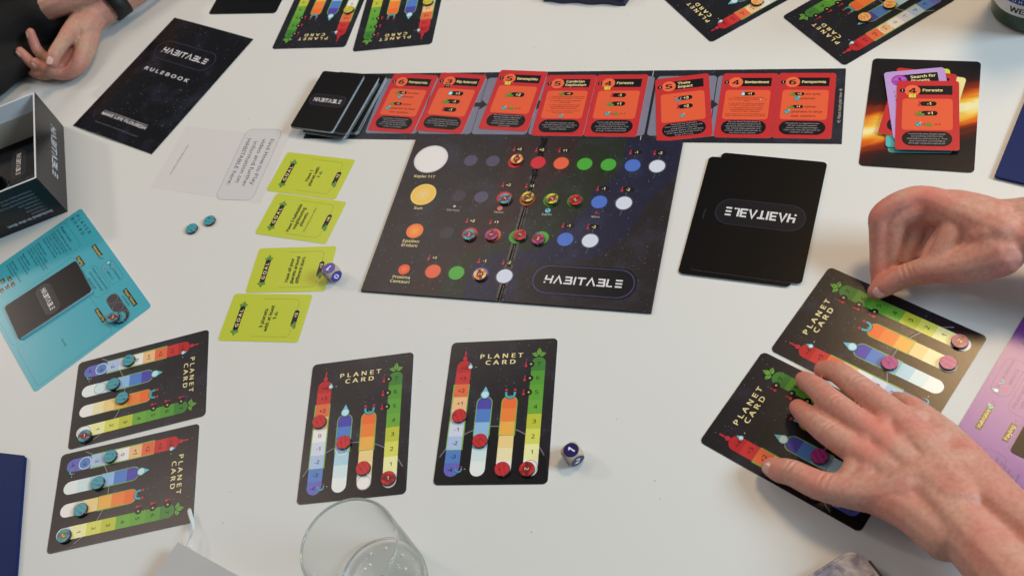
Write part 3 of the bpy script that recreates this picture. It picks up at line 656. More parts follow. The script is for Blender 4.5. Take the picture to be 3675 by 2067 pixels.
def spot(name, x, y, r, fill, rim=None, glow_=None, z=1):
    k = Ink()
    if glow_: k.circle(0, 0, r * 1.16, glow_, 0, 32)
    if rim: k.circle(0, 0, r * 1.06, rim, .5, 32)
    if isinstance(fill, list):
        for i, (f, c) in enumerate(fill): k.circle(0, 0, r * f, c, 1 + i * .4, 36)
    else: k.circle(0, 0, r, fill, 1, 32)
    return newobj(name, k.build(name), bd, (x, y, 2.58))
spot('star_print', -122.5, 70.6, 19.3, [(1.04, (96, 96, 108)), (1.0, (214, 214, 220)), (.9, (226, 224, 228))])
spot('star_print', -116.9, 21.2, 14.2, [(1.05, (110, 96, 50)), (1, (236, 214, 120)), (.93, (238, 190, 70)), (.6, (236, 196, 96)), (.3, (232, 200, 130))])
spot('star_print', -112.4, -27.2, 9.3, [(1.04, (130, 60, 26)), (1, (238, 120, 32)), (.65, (242, 140, 44)), (.3, (246, 160, 60))])
spot('star_print', -109.6, -76, 6.2, [(1, (232, 84, 34)), (.5, (240, 104, 44))])
DIM = (74, 72, 100); RD = (206, 28, 46); RO = (228, 92, 54); GR = (66, 166, 48); BL = (72, 112, 206); WH = (206, 216, 238)
rows = [(70.4, -75.8, [DIM, DIM, RD, RD, RO, GR, GR, BL, WH]), (21.2, -76.4, [(54, 52, 72), DIM, RD, RO, GR, GR, BL, WH]), (-27.4, -76.5, [(50, 48, 62), RD, RO, GR, GR, BL, WH]), (-76, -77.8, [RO, GR, BL, WH])]
for y, x0, cs in rows:
    for i, c in enumerate(cs):
        x = x0 + i * 25.4; dk = tuple(int(v * .55) for v in c)
        r = 7.7 if c in (DIM, (54, 52, 72), (50, 48, 62)) else 8.0
        spot('orbit_spot', x, y, r, c, tuple(int(v * .6) for v in c) if r == 8 else None, tuple(int(v * .32 + 14) for v in c) if r == 8 else None)
        if r == 8:
            k = Ink(); g = tuple(int(v * .5 + 40) for v in c); k.line([(x + .2, y + 9.3), (x + .6, y + 14)], .22, g); k.line([(x - .3, y - 9.3), (x - 1.4, y - 16)], .22, g); newobj('orbit_line', k.build('orbit_line'), bd, (0, 0, 2.6))
for y, L_ in ((88.2, [(-26.6, '+2'), (-1.5, '+2'), (24, '+1'), (100.8, '-1'), (125.9, '-2')]), (38.5, [(-27.2, '+2'), (-1.3, '+1'), (75.2, '-1'), (100.5, '-2')]), (-10.4, [(-54.6, '+2'), (-28.7, '+1'), (48.5, '-1'), (74.4, '-2')]), (-59.5, [(-83.1, '+1'), (-28.8, '-1'), (-2.9, '-2')])):
    for x, s in L_:
        k = Ink(); k.rect(-3.4, -2.9, 8.2, 3.1, (30, 27, 36), 0, 2.9); thermo(k, -3.8, -1.8, 6.2, 1, (196, 36, 62)); k.text(s, 2.2, 0, 3.1, INK['cream'], bold=.045, wide=1.05); newobj('heat_tag', k.build('heat_tag'), bd, (x, y, 2.6))
for s, x, y, w in (('Kepler 117', -122.8, 45.9, 24), ('Sun', -117.5, 2.7, 9.5), ('Epsilon', -112.6, -40.5, 18.5), ('Eridani', -112.8, -45.9, 17.5), ('Proxima', -109.7, -85.6, 19), ('Centauri', -109.7, -90.9, 21)):
    k = Ink(); k.text(s, 0, 0, 3.4, INK['cream'], w=w, bold=.02); newobj('star_name', k.build('star_name'), bd, (x, y, 2.6))
for s, x, c in (('Mercury', -77.3, (190, 190, 196)), ('Venus', -26.9, (220, 120, 90)), ('Earth', 24.9, (100, 190, 220)), ('Mars', 75.8, (170, 36, 44))):
    k = Ink(); k.circle(0, 4.4, 1.5 if s in ('Mercury', 'Mars') else 2.9, c, 1, 18)
    if s == 'Earth': k.poly([(-1.6, 5.6), (0, 4.6), (.4, 6.4), (-.8, 6.6)], (28, 70, 96), 2); k.poly([(0, 3.4), (1.6, 4.2), (.8, 2.2)], (28, 70, 96), 2)
    if s == 'Venus':
        for dy in (-1.6, -.4, .8, 2): k.line([(-2.2, 4.4 + dy), (2.2, 4.4 + dy)], .3, (160, 70, 56), 2)
    k.text(s, 0, -.6, 2.5, (200, 198, 206), w=2.05 * len(s), bold=0); newobj('planet_name', k.build('planet_name'), bd, (x, 2.9, 2.6))
k = Ink()
for g, c, z in ((2.6, (30, 28, 40), 0), (1.5, (40, 38, 60), .3), (.6, (74, 72, 124), .6)): k.frame(28.5 - g, -91.5 - g, 127.8 + g, -60.5 + g, 15.5, g * 2, c, z)
k.rect(28.5, -91.5, 127.8, -60.5, (24, 22, 31), 1, 15.5); logo(k, 39.5, 117.5, -80.6, -71.6, (222, 222, 230), 3); newobj('logo', k.build('logo', PRINT), bd, (0, 0, 2.58))

# ================================================================== player boards
def player_board(lab, x, y, a, base, ink, showtext=True):
    t = thing('player_board', lab, 'game board', (x, y, 0), a, 'coloured player boards')
    newobj('board_body', darkbody('board_body', 203.1, 145.4, .5, 4, base, PRINT, EDGE), t)
    k = Ink(); k.text('PLAYER', -74.5, 64.2, 3.8, ink, w=39.5, sp=1.5, bold=.01); k.text('BOARD', -77.6, 57.8, 3.8, ink, w=36, sp=1.5, bold=.01); newobj('title', k.build('title'), t, (0, 0, .52))
    k = Ink(); dk = ink
    for s, yy, w in (("Player's turn:", 42, 32),): k.text(s, -93.5, yy, 3.1, dk, align='l', w=w, bold=.02)
    L_ = [('At the beginning, you can:', 36.6, 47, 1), ('Discard any number of cards', 32.4, 45, 0), ('on hand. Draw one less the', 28.8, 43, 0), ('number of discarded cards', 25.2, 42, 0), ('from personal draw pile.', 21.6, 39, 0), ('Repeat as often as you want.', 18, 42, 0),
          ('During the turn:', 10.9, 28, 1), ('Do any number of player', 7.4, 40, 0), ('actions and number of times in', 3.9, 49, 0), ('any order. You have to do one', .4, 48, 0), ('action after the other.', -3.1, 35, 0),
          ('Player actions:', -10, 26, 1), ('- Play an action card.', -13.6, 33, 0), ('- Buy card from market.', -17.2, 38, 0), ('End of turn:', -24.2, 20, 1), ('Discard all cards on hand.', -27.8, 41, 0), ('For each planet:', -31.4, 26, 0)]
    for s, yy, w, bo in L_: k.text(s, -93.8, yy, 2.15, dk, align='l', w=w * .95, bold=.018 if bo else 0)
    newobj('rules_text', k.build('rules_text'), t, (0, 0, .52))
    k = Ink(); lc = tuple(int(v * .55) for v in base)
    for x0, y0, x1, y1, r in ((-45.5, 30, -99, 49, 5), (-39, -69, 24, 34, 3), (31, -67, 97, 25.5, 3), (1.6, 51.4, 39.4, 67.5, 6), (-8, 29.5, 42, 49, 6)):
        x0, x1 = min(x0, x1), max(x0, x1); k.frame(x0, y0, x1, y1, r, .3, lc)
    newobj('zone_outline', k.build('zone_outline'), t, (0, 0, .52))
    for s, x0, x1, yy in (('Habitable', -34.6, -8.3, 59.6), ('Paying', -34, -16, 38.3), ('Planet Tokens', 55, 85.7, 59.8), ('Discard Pile', 53.8, 77.3, 23.9)):
        k = Ink(); k.rect(x0, yy - 2.5, x1, yy + 2.5, (28, 28, 28), 0); k.text(s, x0 + 2, yy, 2.9, (240, 222, 120), align='l', w=x1 - x0 - (7.5 if s == 'Habitable' else 4), bold=.012)
        if s == 'Habitable': earth(k, x1 - 2.6, yy, 2.1)
        if s[0] in 'HP' and s[1] != 'l': k.text('=', x1 + 2.6, yy, 2.4, ink)
        newobj('heading', k.build('heading'), t, (0, 0, .52))
    for s, cx_, yy, w in (('Discard cards worth the', 17.5, 45, 42), ('cost on your personal', 17.5, 40.2, 37), ('discard pile.', 17.5, 35.4, 22), ('in black box', 28, 62.4, 20), ('within ± 2', 23, 56, 16.5), ('(2 of each)', 71, 54.4, 18), ('Face Up', 66.4, -22.2, 12.5)):
        k = Ink(); k.text(s, cx_, yy, 2.5, ink, w=w, bold=.004); newobj('note_line', k.build('note_line'), t, (0, 0, .52))
    k = Ink(); drop(k, 4.8, 62, 1.8); k.text('&', 9.5, 62.4, 2.4, ink); magnet(k, 14.2, 62, 1.9); thermo(k, 10, 54.8, 5); newobj('habitable_icons', k.build('habitable_icons'), t, (0, 0, .52))
    k = Ink(); k.rect(48.8, 36.6, 94.5, 50.8, (70, 66, 72), 0, 7)
    for cx_ in (56, 71.6, 87.2): k.ring(circ(cx_, 43.7, 6.7), circ(cx_, 43.7, 6.35), (130, 140, 160), 1)
    newobj('token_tray_print', k.build('token_tray_print'), t, (0, 0, .52))
    for s, xx, yy, sp_ in (('+5', -71, -36.5, 'l'), ('-1', -60, -36.5, 't'), ('max.', -75, -44, 'x'), ('-1', -62, -43, 'd'), ('-3', -79, -50, 't'), ('-1', -62.5, -50, 'm')):
        k = Ink(); k.rect(-3.2, -2.2, 4.2, 2.2, (34, 28, 32), 0, 1); k.text(s, 1, 0, 2.2, INK['cream'], z=3, w=4.4)
        if sp_ == 'l': sprig(k, -3.2, -1, 2.6, 4)
        if sp_ == 't': thermo(k, -3.2, -1, 3.5, 4)
        if sp_ == 'd': drop(k, -3.2, -.4, 1.1, 4)
        newobj('bonus_tag', k.build('bonus_tag'), t, (xx, yy, .52))
    return t
player_board('turquoise player board at the left with a small black deck on it', -469.4, 823.5, 290.99, (54, 168, 190), (16, 52, 80))
player_board('purple player board at the right edge shining pink in the glare', 366.4, 266.5, 34, (122, 68, 164), (72, 34, 98))
z = .62
for i in range(7):
    top = i == 6; j = 0 if top else .5
    putback(BB if top else BBp, -481.6 + rnd.uniform(-j, j), 820.9 + rnd.uniform(-j, j), z, 287.31, 'black card with white logo on top of the small deck on the turquoise board' if top else 'black card below the top one in the small deck on the turquoise board', 'cards of the small deck', 'deck_card'); z += .36
putback(BB, 364.8, 248.8, .62, 34, 'black card corner showing at the right edge on the purple board', None, 'deck_card')

# ================================================================== rulebook and note sheet
t = thing('rulebook', 'black starry rulebook with white title, left of the draw pile', 'booklet', (-316.5, 1110.5, 0), 311.83)
w_, h_ = 146.5, 205.8
def lift_(x, y, k_):
    u = (x + w_ / 2) / w_; v = .5 - y / h_
    return k_ * (.3 * math.sin(math.pi * u) + v * v * math.sin(math.pi * min(max(u, 0) * 1.5, 1)))
def bookpage(z0, k_, m, col, name, dx=0):
    nx, ny = 24, 16; vs = []; fs = []; a = nx + 1; N_ = a * (ny + 1)
    for zz in (z0, z0 + .18):
        for j in range(ny + 1):
            for i in range(a):
                x = -w_ / 2 + i / nx * (w_ + dx); y = -h_ / 2 + j / ny * h_; vs.append((x, y, zz + lift_(x, y, k_)))
    for j in range(ny):
        for i in range(nx):
            q = j * a + i; fs += [(q, q + a, q + a + 1, q + 1), (N_ + q, N_ + q + 1, N_ + q + a + 1, N_ + q + a)]
    per = list(range(a)) + [j * a + nx for j in range(1, ny + 1)] + [ny * a + i for i in range(nx - 1, -1, -1)] + [j * a for j in range(ny - 1, 0, -1)]
    for p, q in zip(per, per[1:] + per[:1]): fs.append((p, q, N_ + q, N_ + p))
    me = mesh(name, vs, fs, [m]); paint(me, col); newobj(name, me, t)
PAGE = mat('paper_page', alb((206, 208, 210)), .7)
bookpage(.05, .3, PAGE, (200, 200, 200), 'page'); bookpage(.3, .7, PAGE, (200, 200, 200), 'page', -1.2); bookpage(.6, 1.6, mat('rulebook_cover', None, .22, spec=.3, attr=True, star=260), (16, 14, 22), 'cover')
def dens(p, m=6):
    return [(a[0] + (b[0] - a[0]) * i / m, a[1] + (b[1] - a[1]) * i / m) for a, b in zip(p, p[1:] + p[:1]) for i in range(m)]
def oncover(k, name):
    me = k.build(name)
    for v in me.vertices: v.co.z += .001 * (lift_(v.co.x * 1000, v.co.y * 1000, 1.6) + .84)
    newobj(name, me, t)
k = Ink()
for g, c, z in ((1.2, (24, 22, 36), 0), (.5, (46, 44, 74), .4)): k.ring(dens(rr(-56.5 - g, 31.8 - g, 47.5 + g, 63.8 + g, 16)), dens(rr(-56.5 + g, 31.8 + g, 47.5 - g, 63.8 - g, 16 - g)), c, z)
logo(k, -44.5, 37.5, 43.4, 52.4, (214, 214, 222), 2); oncover(k, 'logo')
k = Ink(); k.text('RULEBOOK', -5.6, 12.2, 5.4, (214, 214, 222), w=80, sp=1.4, bold=.04); oncover(k, 'title')
k = Ink(); k.text('FIND PLANETS, MAKE THEM HABITABLE, KEEP THEM HABITABLE', -5.8, -68, 1.5, (200, 200, 206), w=80, bold=.02); k.text('MAKE LIFE FLOURISH', -5.8, -72.2, 4.4, (220, 220, 226), w=80, bold=.05, z=3); oncover(k, 'slogan')
k = Ink(); k.text('Theme and actions derived from real science!', -6, -87, 2.2, (112, 108, 120), w=79, bold=0); oncover(k, 'subtitle')
# translucent note sheet: the square code on it is left out
t = thing('note_sheet', 'grey-white sheet with a rounded box of sideways text below the rulebook', 'paper sheet', (-262.7, 927.6, 0), 0)
me = mesh('sheet', [(-33.4, 85, .0), (85.9, -2.2, 0), (36.3, -87.8, 0), (-88.6, 5.7, 0), (-33.4, 85, .12), (85.9, -2.2, .12), (36.3, -87.8, .12), (-88.6, 5.7, .12)], [(0, 1, 2, 3), (4, 7, 6, 5), (0, 4, 5, 1), (1, 5, 6, 2), (2, 6, 7, 3), (3, 7, 4, 0)], [mat('thin_paper', alb((206, 206, 210)), .6)]); newobj('sheet', me, t)
k = Ink(); T_ = R(-120.5)
def NT(x, y): return (x * math.cos(T_) - y * math.sin(T_) + 33, x * math.sin(T_) + y * math.cos(T_) - 20)
k.T = NT
k.frame(-53.5, -24.5, 53.5, 24.5, 9, .35, (120, 120, 128), 1); k.rect(-53.2, -24.2, 53.2, 24.2, (203, 204, 210), .4, 8.8)
for i, (s, w) in enumerate((('Find How-to-Play', 69), ('video and further', 72), ('information on', 62), ('HABITABLE here:', 70))):
    k.text(s, -38 + (4 if i in (2,) else 0), 15.5 - i * 10.2, 5.0, (46, 44, 52), align='l', w=w, bold=-.004)
newobj('boxed_text', k.build('boxed_text'), t, (0, 0, .14))
k = Ink(); k.text('https://habitablegame.github.io/', -49, 32, 1.7, (80, 78, 86), rot=-126, w=47, bold=0); newobj('web_address', k.build('web_address'), t, (0, 0, .14))

# ================================================================== dice
WOOD = mat('pale_wood', alb((196, 184, 164)), .55, noise=(0, 0) if False else None, bump=(500, .3), extra=lambda nt, tc, out, mix: woodgrain(nt, tc, out, mix)) if False else None
def grain(nt, tc, out, mix):
    w = nt.nodes.new('ShaderNodeTexWave'); w.inputs['Scale'].default_value = 260; w.inputs['Distortion'].default_value = 3; nt.links.new(tc.outputs['Object'], w.inputs['Vector'])
    r = nt.nodes.new('ShaderNodeValToRGB'); r.color_ramp.elements[0].color = (.78, .74, .68, 1); r.color_ramp.elements[1].color = (1, 1, 1, 1); nt.links.new(w.outputs['Fac'], r.inputs['Fac'])
    return mix('MULTIPLY', 1.0, out, r.outputs['Color'])
WOOD = mat('pale_wood', alb((190, 178, 160)), .55, extra=grain)
def rounded_cube(h, r, n=14):
    bm = bmesh.new(); bmesh.ops.create_cube(bm, size=2); bmesh.ops.subdivide_edges(bm, edges=bm.edges[:], cuts=n, use_grid_fill=True)
    for v in bm.verts:
        c = Vector([max(-(h - r), min(h - r, q * h)) for q in v.co]); d = v.co * h - c
        if d.length > 1e-6: v.co = c + d.normalized() * r
        else: v.co = v.co * h
        # ball-shaped shoulders
        l = v.co.length
        if l > h * 1.30: v.co *= h * 1.30 / l
        v.co *= .001
    for f in bm.faces: f.smooth = True
    me = bpy.data.meshes.new('die_body'); bm.to_mesh(me); bm.free(); me.materials.append(WOOD); return me
DB = rounded_cube(8, 3.4)
STK = (66, 44, 160)
def sticker(s, rot, col):
    k = Ink(); k.circle(0, 0, 6.7, tuple(int(v * .7) for v in col), 0, 40); k.circle(0, 0, 6.45, col, .6, 40); k.text(s, 0, 0, 6.2, (226, 226, 240), rot=rot, bold=.05, z=2); return k.build('number_sticker', mat('sticker_gloss', None, .2, attr=True))
def die(x, y, z, fa, faces, lab):
    t = thing('die', lab, 'die', (x, y, z), 0, 'wooden dice with purple number stickers')
    b = newobj('die_body', DB, t, (0, 0, 8), fa)
    for s, rot, ang, col in faces:
        me = sticker(s, rot, col)
        if ang is None: newobj('number_sticker', me, t, (0, 0, 16.03), 0)
        else:
            n = Vector((math.cos(R(ang)), math.sin(R(ang)), 0)); o = newobj('number_sticker', me, t, (n.x * 8.03, n.y * 8.03, 8)); o.rotation_euler = n.to_track_quat('Z', 'Y').to_euler()
die(-166.6, 697.8, .35, -63, [('1', 117, None, STK), ('0', 20, -63, STK), ('2', 0, -153, STK)], 'wooden die showing 1 and 0 on purple stickers, resting on a lime card')
die(-4.2, 404.7, 0, -76, [('1', 31.5, None, (38, 26, 92)), ('2', -20, -76, (52, 46, 96)), ('0', 0, -166, (40, 28, 90))], 'wooden die showing 1 and 2 on dark stickers, alone on the white table')

# ================================================================== drinking glass
def glassmat(name, col, rough=0, ior=1.45):
    m = bpy.data.materials.new(name); m.use_nodes = True; b = m.node_tree.nodes['Principled BSDF']
    b.inputs['Base Color'].default_value = (*col, 1); b.inputs['Transmission Weight'].default_value = 1; b.inputs['Roughness'].default_value = rough; b.inputs['IOR'].default_value = ior
    nt = m.node_tree; t_ = nt.nodes.new('ShaderNodeBsdfTransparent'); t_.inputs[0].default_value = (.985, .995, .99, 1); mx = nt.nodes.new('ShaderNodeMixShader'); mx.inputs[0].default_value = .3
    nt.links.new(b.outputs[0], mx.inputs[1]); nt.links.new(t_.outputs[0], mx.inputs[2]); nt.links.new(mx.outputs[0], nt.nodes['Material Output'].inputs['Surface']); return m
g = thing('drinking_glass', 'clear straight tumbler at the bottom edge below the planet card', 'glass', (-190, 361, 0))
def thinglass():
    """a wall too thin to bend light much: clear, mirror-like at grazing angles, a little green in its depth"""
    m = bpy.data.materials.new('thin_glass'); m.use_nodes = True; nt = m.node_tree; N = nt.nodes; L = nt.links; N.remove(N['Principled BSDF'])
    lw = N.new('ShaderNodeLayerWeight'); lw.inputs['Blend'].default_value = .5; r = N.new('ShaderNodeValToRGB'); c = r.color_ramp
    c.elements[0].position = 0; c.elements[0].color = (.99, .992, .99, 1); c.elements[1].position = 1; c.elements[1].color = (.6, .65, .64, 1); e = c.elements.new(.72); e.color = (.955, .965, .96, 1); L.new(lw.outputs['Facing'], r.inputs['Fac'])
    t_ = N.new('ShaderNodeBsdfTransparent'); L.new(r.outputs[0], t_.inputs[0]); gl = N.new('ShaderNodeBsdfGlossy'); gl.inputs['Roughness'].default_value = .03
    pw = N.new('ShaderNodeMath'); pw.operation = 'POWER'; L.new(lw.outputs['Facing'], pw.inputs[0]); pw.inputs[1].default_value = 5; fr = N.new('ShaderNodeMath'); fr.operation = 'MULTIPLY_ADD'; L.new(pw.outputs[0], fr.inputs[0]); fr.inputs[1].default_value = .6; fr.inputs[2].default_value = .035; mx = N.new('ShaderNodeMixShader'); L.new(fr.outputs[0], mx.inputs[0]); L.new(t_.outputs[0], mx.inputs[1]); L.new(gl.outputs[0], mx.inputs[2]); L.new(mx.outputs[0], N['Material Output'].inputs['Surface']); return m
TG = thinglass(); RG = mat('rim_glass', (.62, .68, .66), .04); _r = RG.node_tree.nodes['Principled BSDF']; _r.inputs['Transmission Weight'].default_value = .75; _r.inputs['IOR'].default_value = 1.5; SG = glassmat('clear_glass', (.995, 1, .998))
newobj('wall', lathe('wall', [(38.4, 7), (38.7, 20), (39.1, 50), (39.4, 88.4)], 96, [TG]), g)
newobj('inner_wall', lathe('inner_wall', [(36.0, 9), (36.9, 20), (37.5, 50), (37.9, 88.4)], 96, [TG]), g)
newobj('rim', lathe('rim', [(38.6 + 1.1 * math.cos(R(a)), 88.6 + 1.1 * math.sin(R(a))) for a in range(-90, 271, 20)], 96, [RG]), g)
newobj('base', lathe('base', [(.01, .8), (24, .8), (31, .3), (36, .8), (38, 3), (38.35, 6.9), (37.2, 8.6), (35.9, 8.8), (32.5, 6.2), (28, 5.2), (.01, 5)], 96, [SG]), g)
rd_ = random.Random(5); bm = bmesh.new()
for i in range(46):
    a_ = rd_.uniform(0, 6.28); q = 30 * math.sqrt(rd_.random()); r_ = rd_.uniform(.4, 1.5)
    bmesh.ops.create_uvsphere(bm, u_segments=10, v_segments=6, radius=1, matrix=Matrix.Translation((q * math.cos(a_) * .001, q * math.sin(a_) * .001, .0053 + .0001 * q / 30)) @ Matrix.Diagonal((r_ * .0012, r_ * .001, r_ * .00045, 1)))
for f in bm.faces: f.smooth = True
me = bpy.data.meshes.new('droplets'); bm.to_mesh(me); bm.free(); me.materials.append(mat('droplet', alb((214, 218, 218)), .05)); newobj('droplets', me, g, kind='stuff')

# ================================================================== green bottle at the corner
b = thing('bottle', 'green glass bottle with white and blue label in the upper right corner', 'bottle', (603, 686, 0))
BG = mat('green_glass', alb((40, 66, 24)), .08, noise=(30, .4))
newobj('bottle_glass', lathe('bottle_glass', [(.01, 1), (30, .6), (36, 1.2), (39.5, 5), (40, 12), (40, 120), (38, 135), (16, 175), (14, 210), (15.5, 212), (15.5, 222), (.01, 222)], 64, [BG]), b)
def curved(me, rad):
    for v in me.vertices:
        x, y, z = v.co; th = x / (rad * .001) + R(-131); q = rad * .001 + z; v.co = (q * math.cos(th), q * math.sin(th), y)
    return me
k = Ink()
for i in range(40):
    x0 = -62 + i * 3.1; k.rect(x0, 22.6, x0 + 3.1, 95, (206, 206, 204), 0); k.rect(x0, 37, x0 + 3.1, 44, (28, 48, 128), 1)
k.text('WEI', -20.5, 29.4, 6.2, (34, 26, 36), w=17.5, align='l', bold=.06, z=3); k.text('ROH', -17.6, 40.4, 3.6, (206, 206, 214), w=15.5, sp=1.6, bold=0, z=3)
newobj('label', curved(k.build('label'), 40.2), b)

# ================================================================== blue pouch, folders, notebook, phone
def blob(name, sx, sy, sz, m, amp, seed, n=40):
    rd = random.Random(seed); ph = [(rd.uniform(.5, 2.6), rd.uniform(.5, 2.6), rd.uniform(0, 6)) for _ in range(7)]
    vs = []; fs = []
    for side in (0, 1):
        for j in range(n + 1):
            for i in range(n + 1):
                u = i / n * 2 - 1; v = j / n * 2 - 1; e = max(0, (1 - u ** 6) * (1 - v ** 6)) ** .4
                w = sum(math.sin(u * a * 3 + v * b_ * 3 + c) for a, b_, c in ph) / 7
                z = sz * e * (1 + .35 * w) * (1 if side else 0) + .2
                vs.append((u * sx * (1 + .03 * math.sin(v * 7)), v * sy * (1 + .03 * math.sin(u * 9)), z if side else .1))
    a = n + 1
    for s in (0, 1):
        for j in range(n):
            for i in range(n):
                q = (s * a * a + j * a + i, s * a * a + j * a + i + 1, s * a * a + (j + 1) * a + i + 1, s * a * a + (j + 1) * a + i); fs.append(q if s else q[::-1])
    per = [i for i in range(a)] + [j * a + n for j in range(1, a)] + [n * a + i for i in range(n - 1, -1, -1)] + [j * a for j in range(n - 1, 0, -1)]
    for p, q in zip(per, per[1:] + per[:1]): fs.append((p, q, a * a + q, a * a + p))
    return mesh(name, vs, fs, [m], True)
t = thing('blue_pouch', 'crinkled dark blue pouch cut by the top edge of the picture', 'pouch', (228, 985, 0), -36, me=blob('blue_pouch', 52, 42, 22, mat('blue_foil', alb((14, 16, 66)), .25, bump=(60, .8)), 1, 3))
NAVY = mat('navy_folder', alb((8, 36, 94)), .5, spec=.15, bump=(1500, .2), noise=(8, .15))
cx_, cy_ = 452.3 + 150 * .735 + 110 * .675, 511.2 + 150 * .675 - 110 * .735
t = thing('blue_folder', 'navy blue folder at the right edge below the bottle', 'folder', (0, 0, 0), 0, 'navy folders at the picture edges')
o0 = Vector((452.3, 511.2)); du = Vector((.735, .675)); dv = Vector((.675, -.735))
newobj('cover', prism('cover', [tuple(o0 + du * a + dv * b_) for a, b_ in ((0, 0), (0, 210), (297, 210), (297, 0))][:4], 2.4, 3.6, [NAVY, NAVY], .3), t)
newobj('cover', prism('cover', [tuple(o0 + du * a + dv * b_) for a, b_ in ((1, 1), (1, 209), (297, 209), (297, 1))], 0, 1.8, [NAVY, NAVY], .3), t)
t = thing('blue_folder', 'navy blue folder at the left edge near the bottom', 'folder', (0, 0, 0), 0, 'navy folders at the picture edges')
PL = [(-510.6, 627.4), (-700, 734), (-760, 560), (-700, 380), (-531, 380)]
newobj('cover', prism('cover', PL, 3.6, 4.8, [NAVY, NAVY], .3), t); newobj('cover', prism('cover', [(x * .999 - .6, y - .6) for x, y in PL], 0, 3.0, [NAVY, NAVY], .3), t)
GREYB = mat('grey_cover', alb((186, 188, 192)), .7, bump=(700, .4), noise=(12, .08))
t = thing('notebook', 'light grey clothbound notebook at the bottom edge with a ribbon', 'notebook', (0, 0, 0))
o0 = Vector((-358.9, 464.7)); du = Vector((.685, -.728)); dv = Vector((-.725, -.69))
def nb(a0, a1, b0, b1): return [tuple(o0 + du * a + dv * b_) for a, b_ in ((a0, b0), (a0, b1), (a1, b1), (a1, b0))]
newobj('cover', prism('cover', nb(0, 150, 0, 210), 13, 15, [GREYB, GREYB], .6), t); newobj('pages', prism('pages', nb(2, 148, 2.5, 207), 2, 13, [PAGE, PAGE]), t); newobj('cover', prism('cover', nb(0, 150, 0, 210), 0, 2, [GREYB, GREYB], .6), t)
rp_ = [((-352.0, 498.5, 5), (-347.6, 500.6, 4)), ((-350.5, 489.5, 5), (-346.6, 490.8, 5)), ((-347.6, 481, 8), (-345.9, 481.6, 4.5)), ((-346.3, 476.5, 9), (-345.9, 477, 5)), ((-349, 469.2, 8), (-347, 471.6, 12)), ((-351.5, 464, 10), (-347.2, 463.4, 9)), ((-355, 458, 11), (-348, 455, 10))]
vs = [p for pr in rp_ for p in pr]; fs = [(2 * i, 2 * i + 1, 2 * i + 3, 2 * i + 2) for i in range(len(rp_) - 1)]
me = mesh('ribbon', vs, fs, [mat('white_satin', alb((206, 216, 222)), .3)], True); o = newobj('ribbon_bookmark', me, t); md = o.modifiers.new('s', 'SUBSURF'); md.levels = md.render_levels = 2; md = o.modifiers.new('t', 'SOLIDIFY'); md.thickness = .0003
def marble(nt, tc, out, mix):
    n = nt.nodes.new('ShaderNodeTexNoise'); n.inputs['Scale'].default_value = 55; n.inputs['Detail'].default_value = 7; n.inputs['Distortion'].default_value = 1.2; nt.links.new(tc.outputs['Object'], n.inputs['Vector'])
    r = nt.nodes.new('ShaderNodeValToRGB'); c = r.color_ramp; c.elements[0].position = .32; c.elements[0].color = (.07, .08, .15, 1); c.elements[1].position = .62; c.elements[1].color = (.50, .49, .53, 1)
    e = c.elements.new(.45); e.color = (.22, .22, .31, 1); nt.links.new(n.outputs['Fac'], r.inputs['Fac']); return r.outputs['Color']
t = thing('phone_case', 'marbled grey and violet phone wallet with stitched rim at the bottom edge', 'phone case', (145.2, 157.8, 0), 9.8)
MB_ = mat('marbled_leather', (0, 0, 0), .5, extra=marble, bump=(900, .3))
newobj('cover', prism('cover', rr(-40, -80, 40, 80, 13, 10), 8.4, 12, [MB_, MB_], 1.4, True), t); newobj('cover', prism('cover', rr(-40, -80, 40, 80, 13, 10), 0, 3, [MB_, MB_], .6, True), t)
newobj('phone', prism('phone', rr(-37, -77, 37, 77, 9, 8), 3, 8.4, [BLACKEDGE, mat('phone_black', alb((18, 18, 20)), .2)]), t); newobj('clasp', prism('clasp', rr(38, 45, 41.6, 66, 1), 2, 11, [BLACKEDGE, BLACKEDGE]), t)
k = Ink(); st = rr(-37.2, -77.2, 37.2, 77.2, 10.6, 10)
for (xa, ya), (xb, yb) in zip(st, st[1:] + st[:1]):
    d = math.hypot(xb - xa, yb - ya); nn = max(1, int(d / 2.4))
    for i in range(nn):
        if d > .8: k.line([(xa + (xb - xa) * (i + .15) / nn, ya + (yb - ya) * (i + .15) / nn), (xa + (xb - xa) * (i + .7) / nn, ya + (yb - ya) * (i + .7) / nn)], .45, (62, 62, 78))
newobj('stitching', k.build('stitching'), t, (0, 0, 12.03))

# ================================================================== the open game box
t = thing('game_box', 'open black game box with white lining at the left edge', 'box', (0, 0, 0))
BOXB = mat('box_black', alb((30, 30, 36)), .3, bump=(400, .3), star=None, noise=(14, .35)); BOXW = mat('box_lining', alb((216, 220, 228)), .6)
x0, x1, y0, y1, hh, th = -720, -455, 947.5, 1102.6, 62, 2.4
def wallbox(xa, ya, xb, yb, za, zb, m, name): newobj(name, mesh(name, [(xa, ya, za), (xb, ya, za), (xb, yb, za), (xa, yb, za), (xa, ya, zb), (xb, ya, zb), (xb, yb, zb), (xa, yb, zb)], [(0, 3, 2, 1), (4, 5, 6, 7), (0, 1, 5, 4), (1, 2, 6, 5), (2, 3, 7, 6), (3, 0, 4, 7)], [m]), t)
for xa, ya, xb, yb, nm in ((x0, y0, x1, y0 + .6, 'outer_wall'), (x0, y1 - .6, x1, y1, 'outer_wall'), (x1 - .6, y0 + .6, x1, y1 - .6, 'outer_wall'), (x0, y0 + .6, x0 + .6, y1 - .6, 'outer_wall')): wallbox(xa, ya, xb, yb, 0, hh - .3, BOXB, nm)
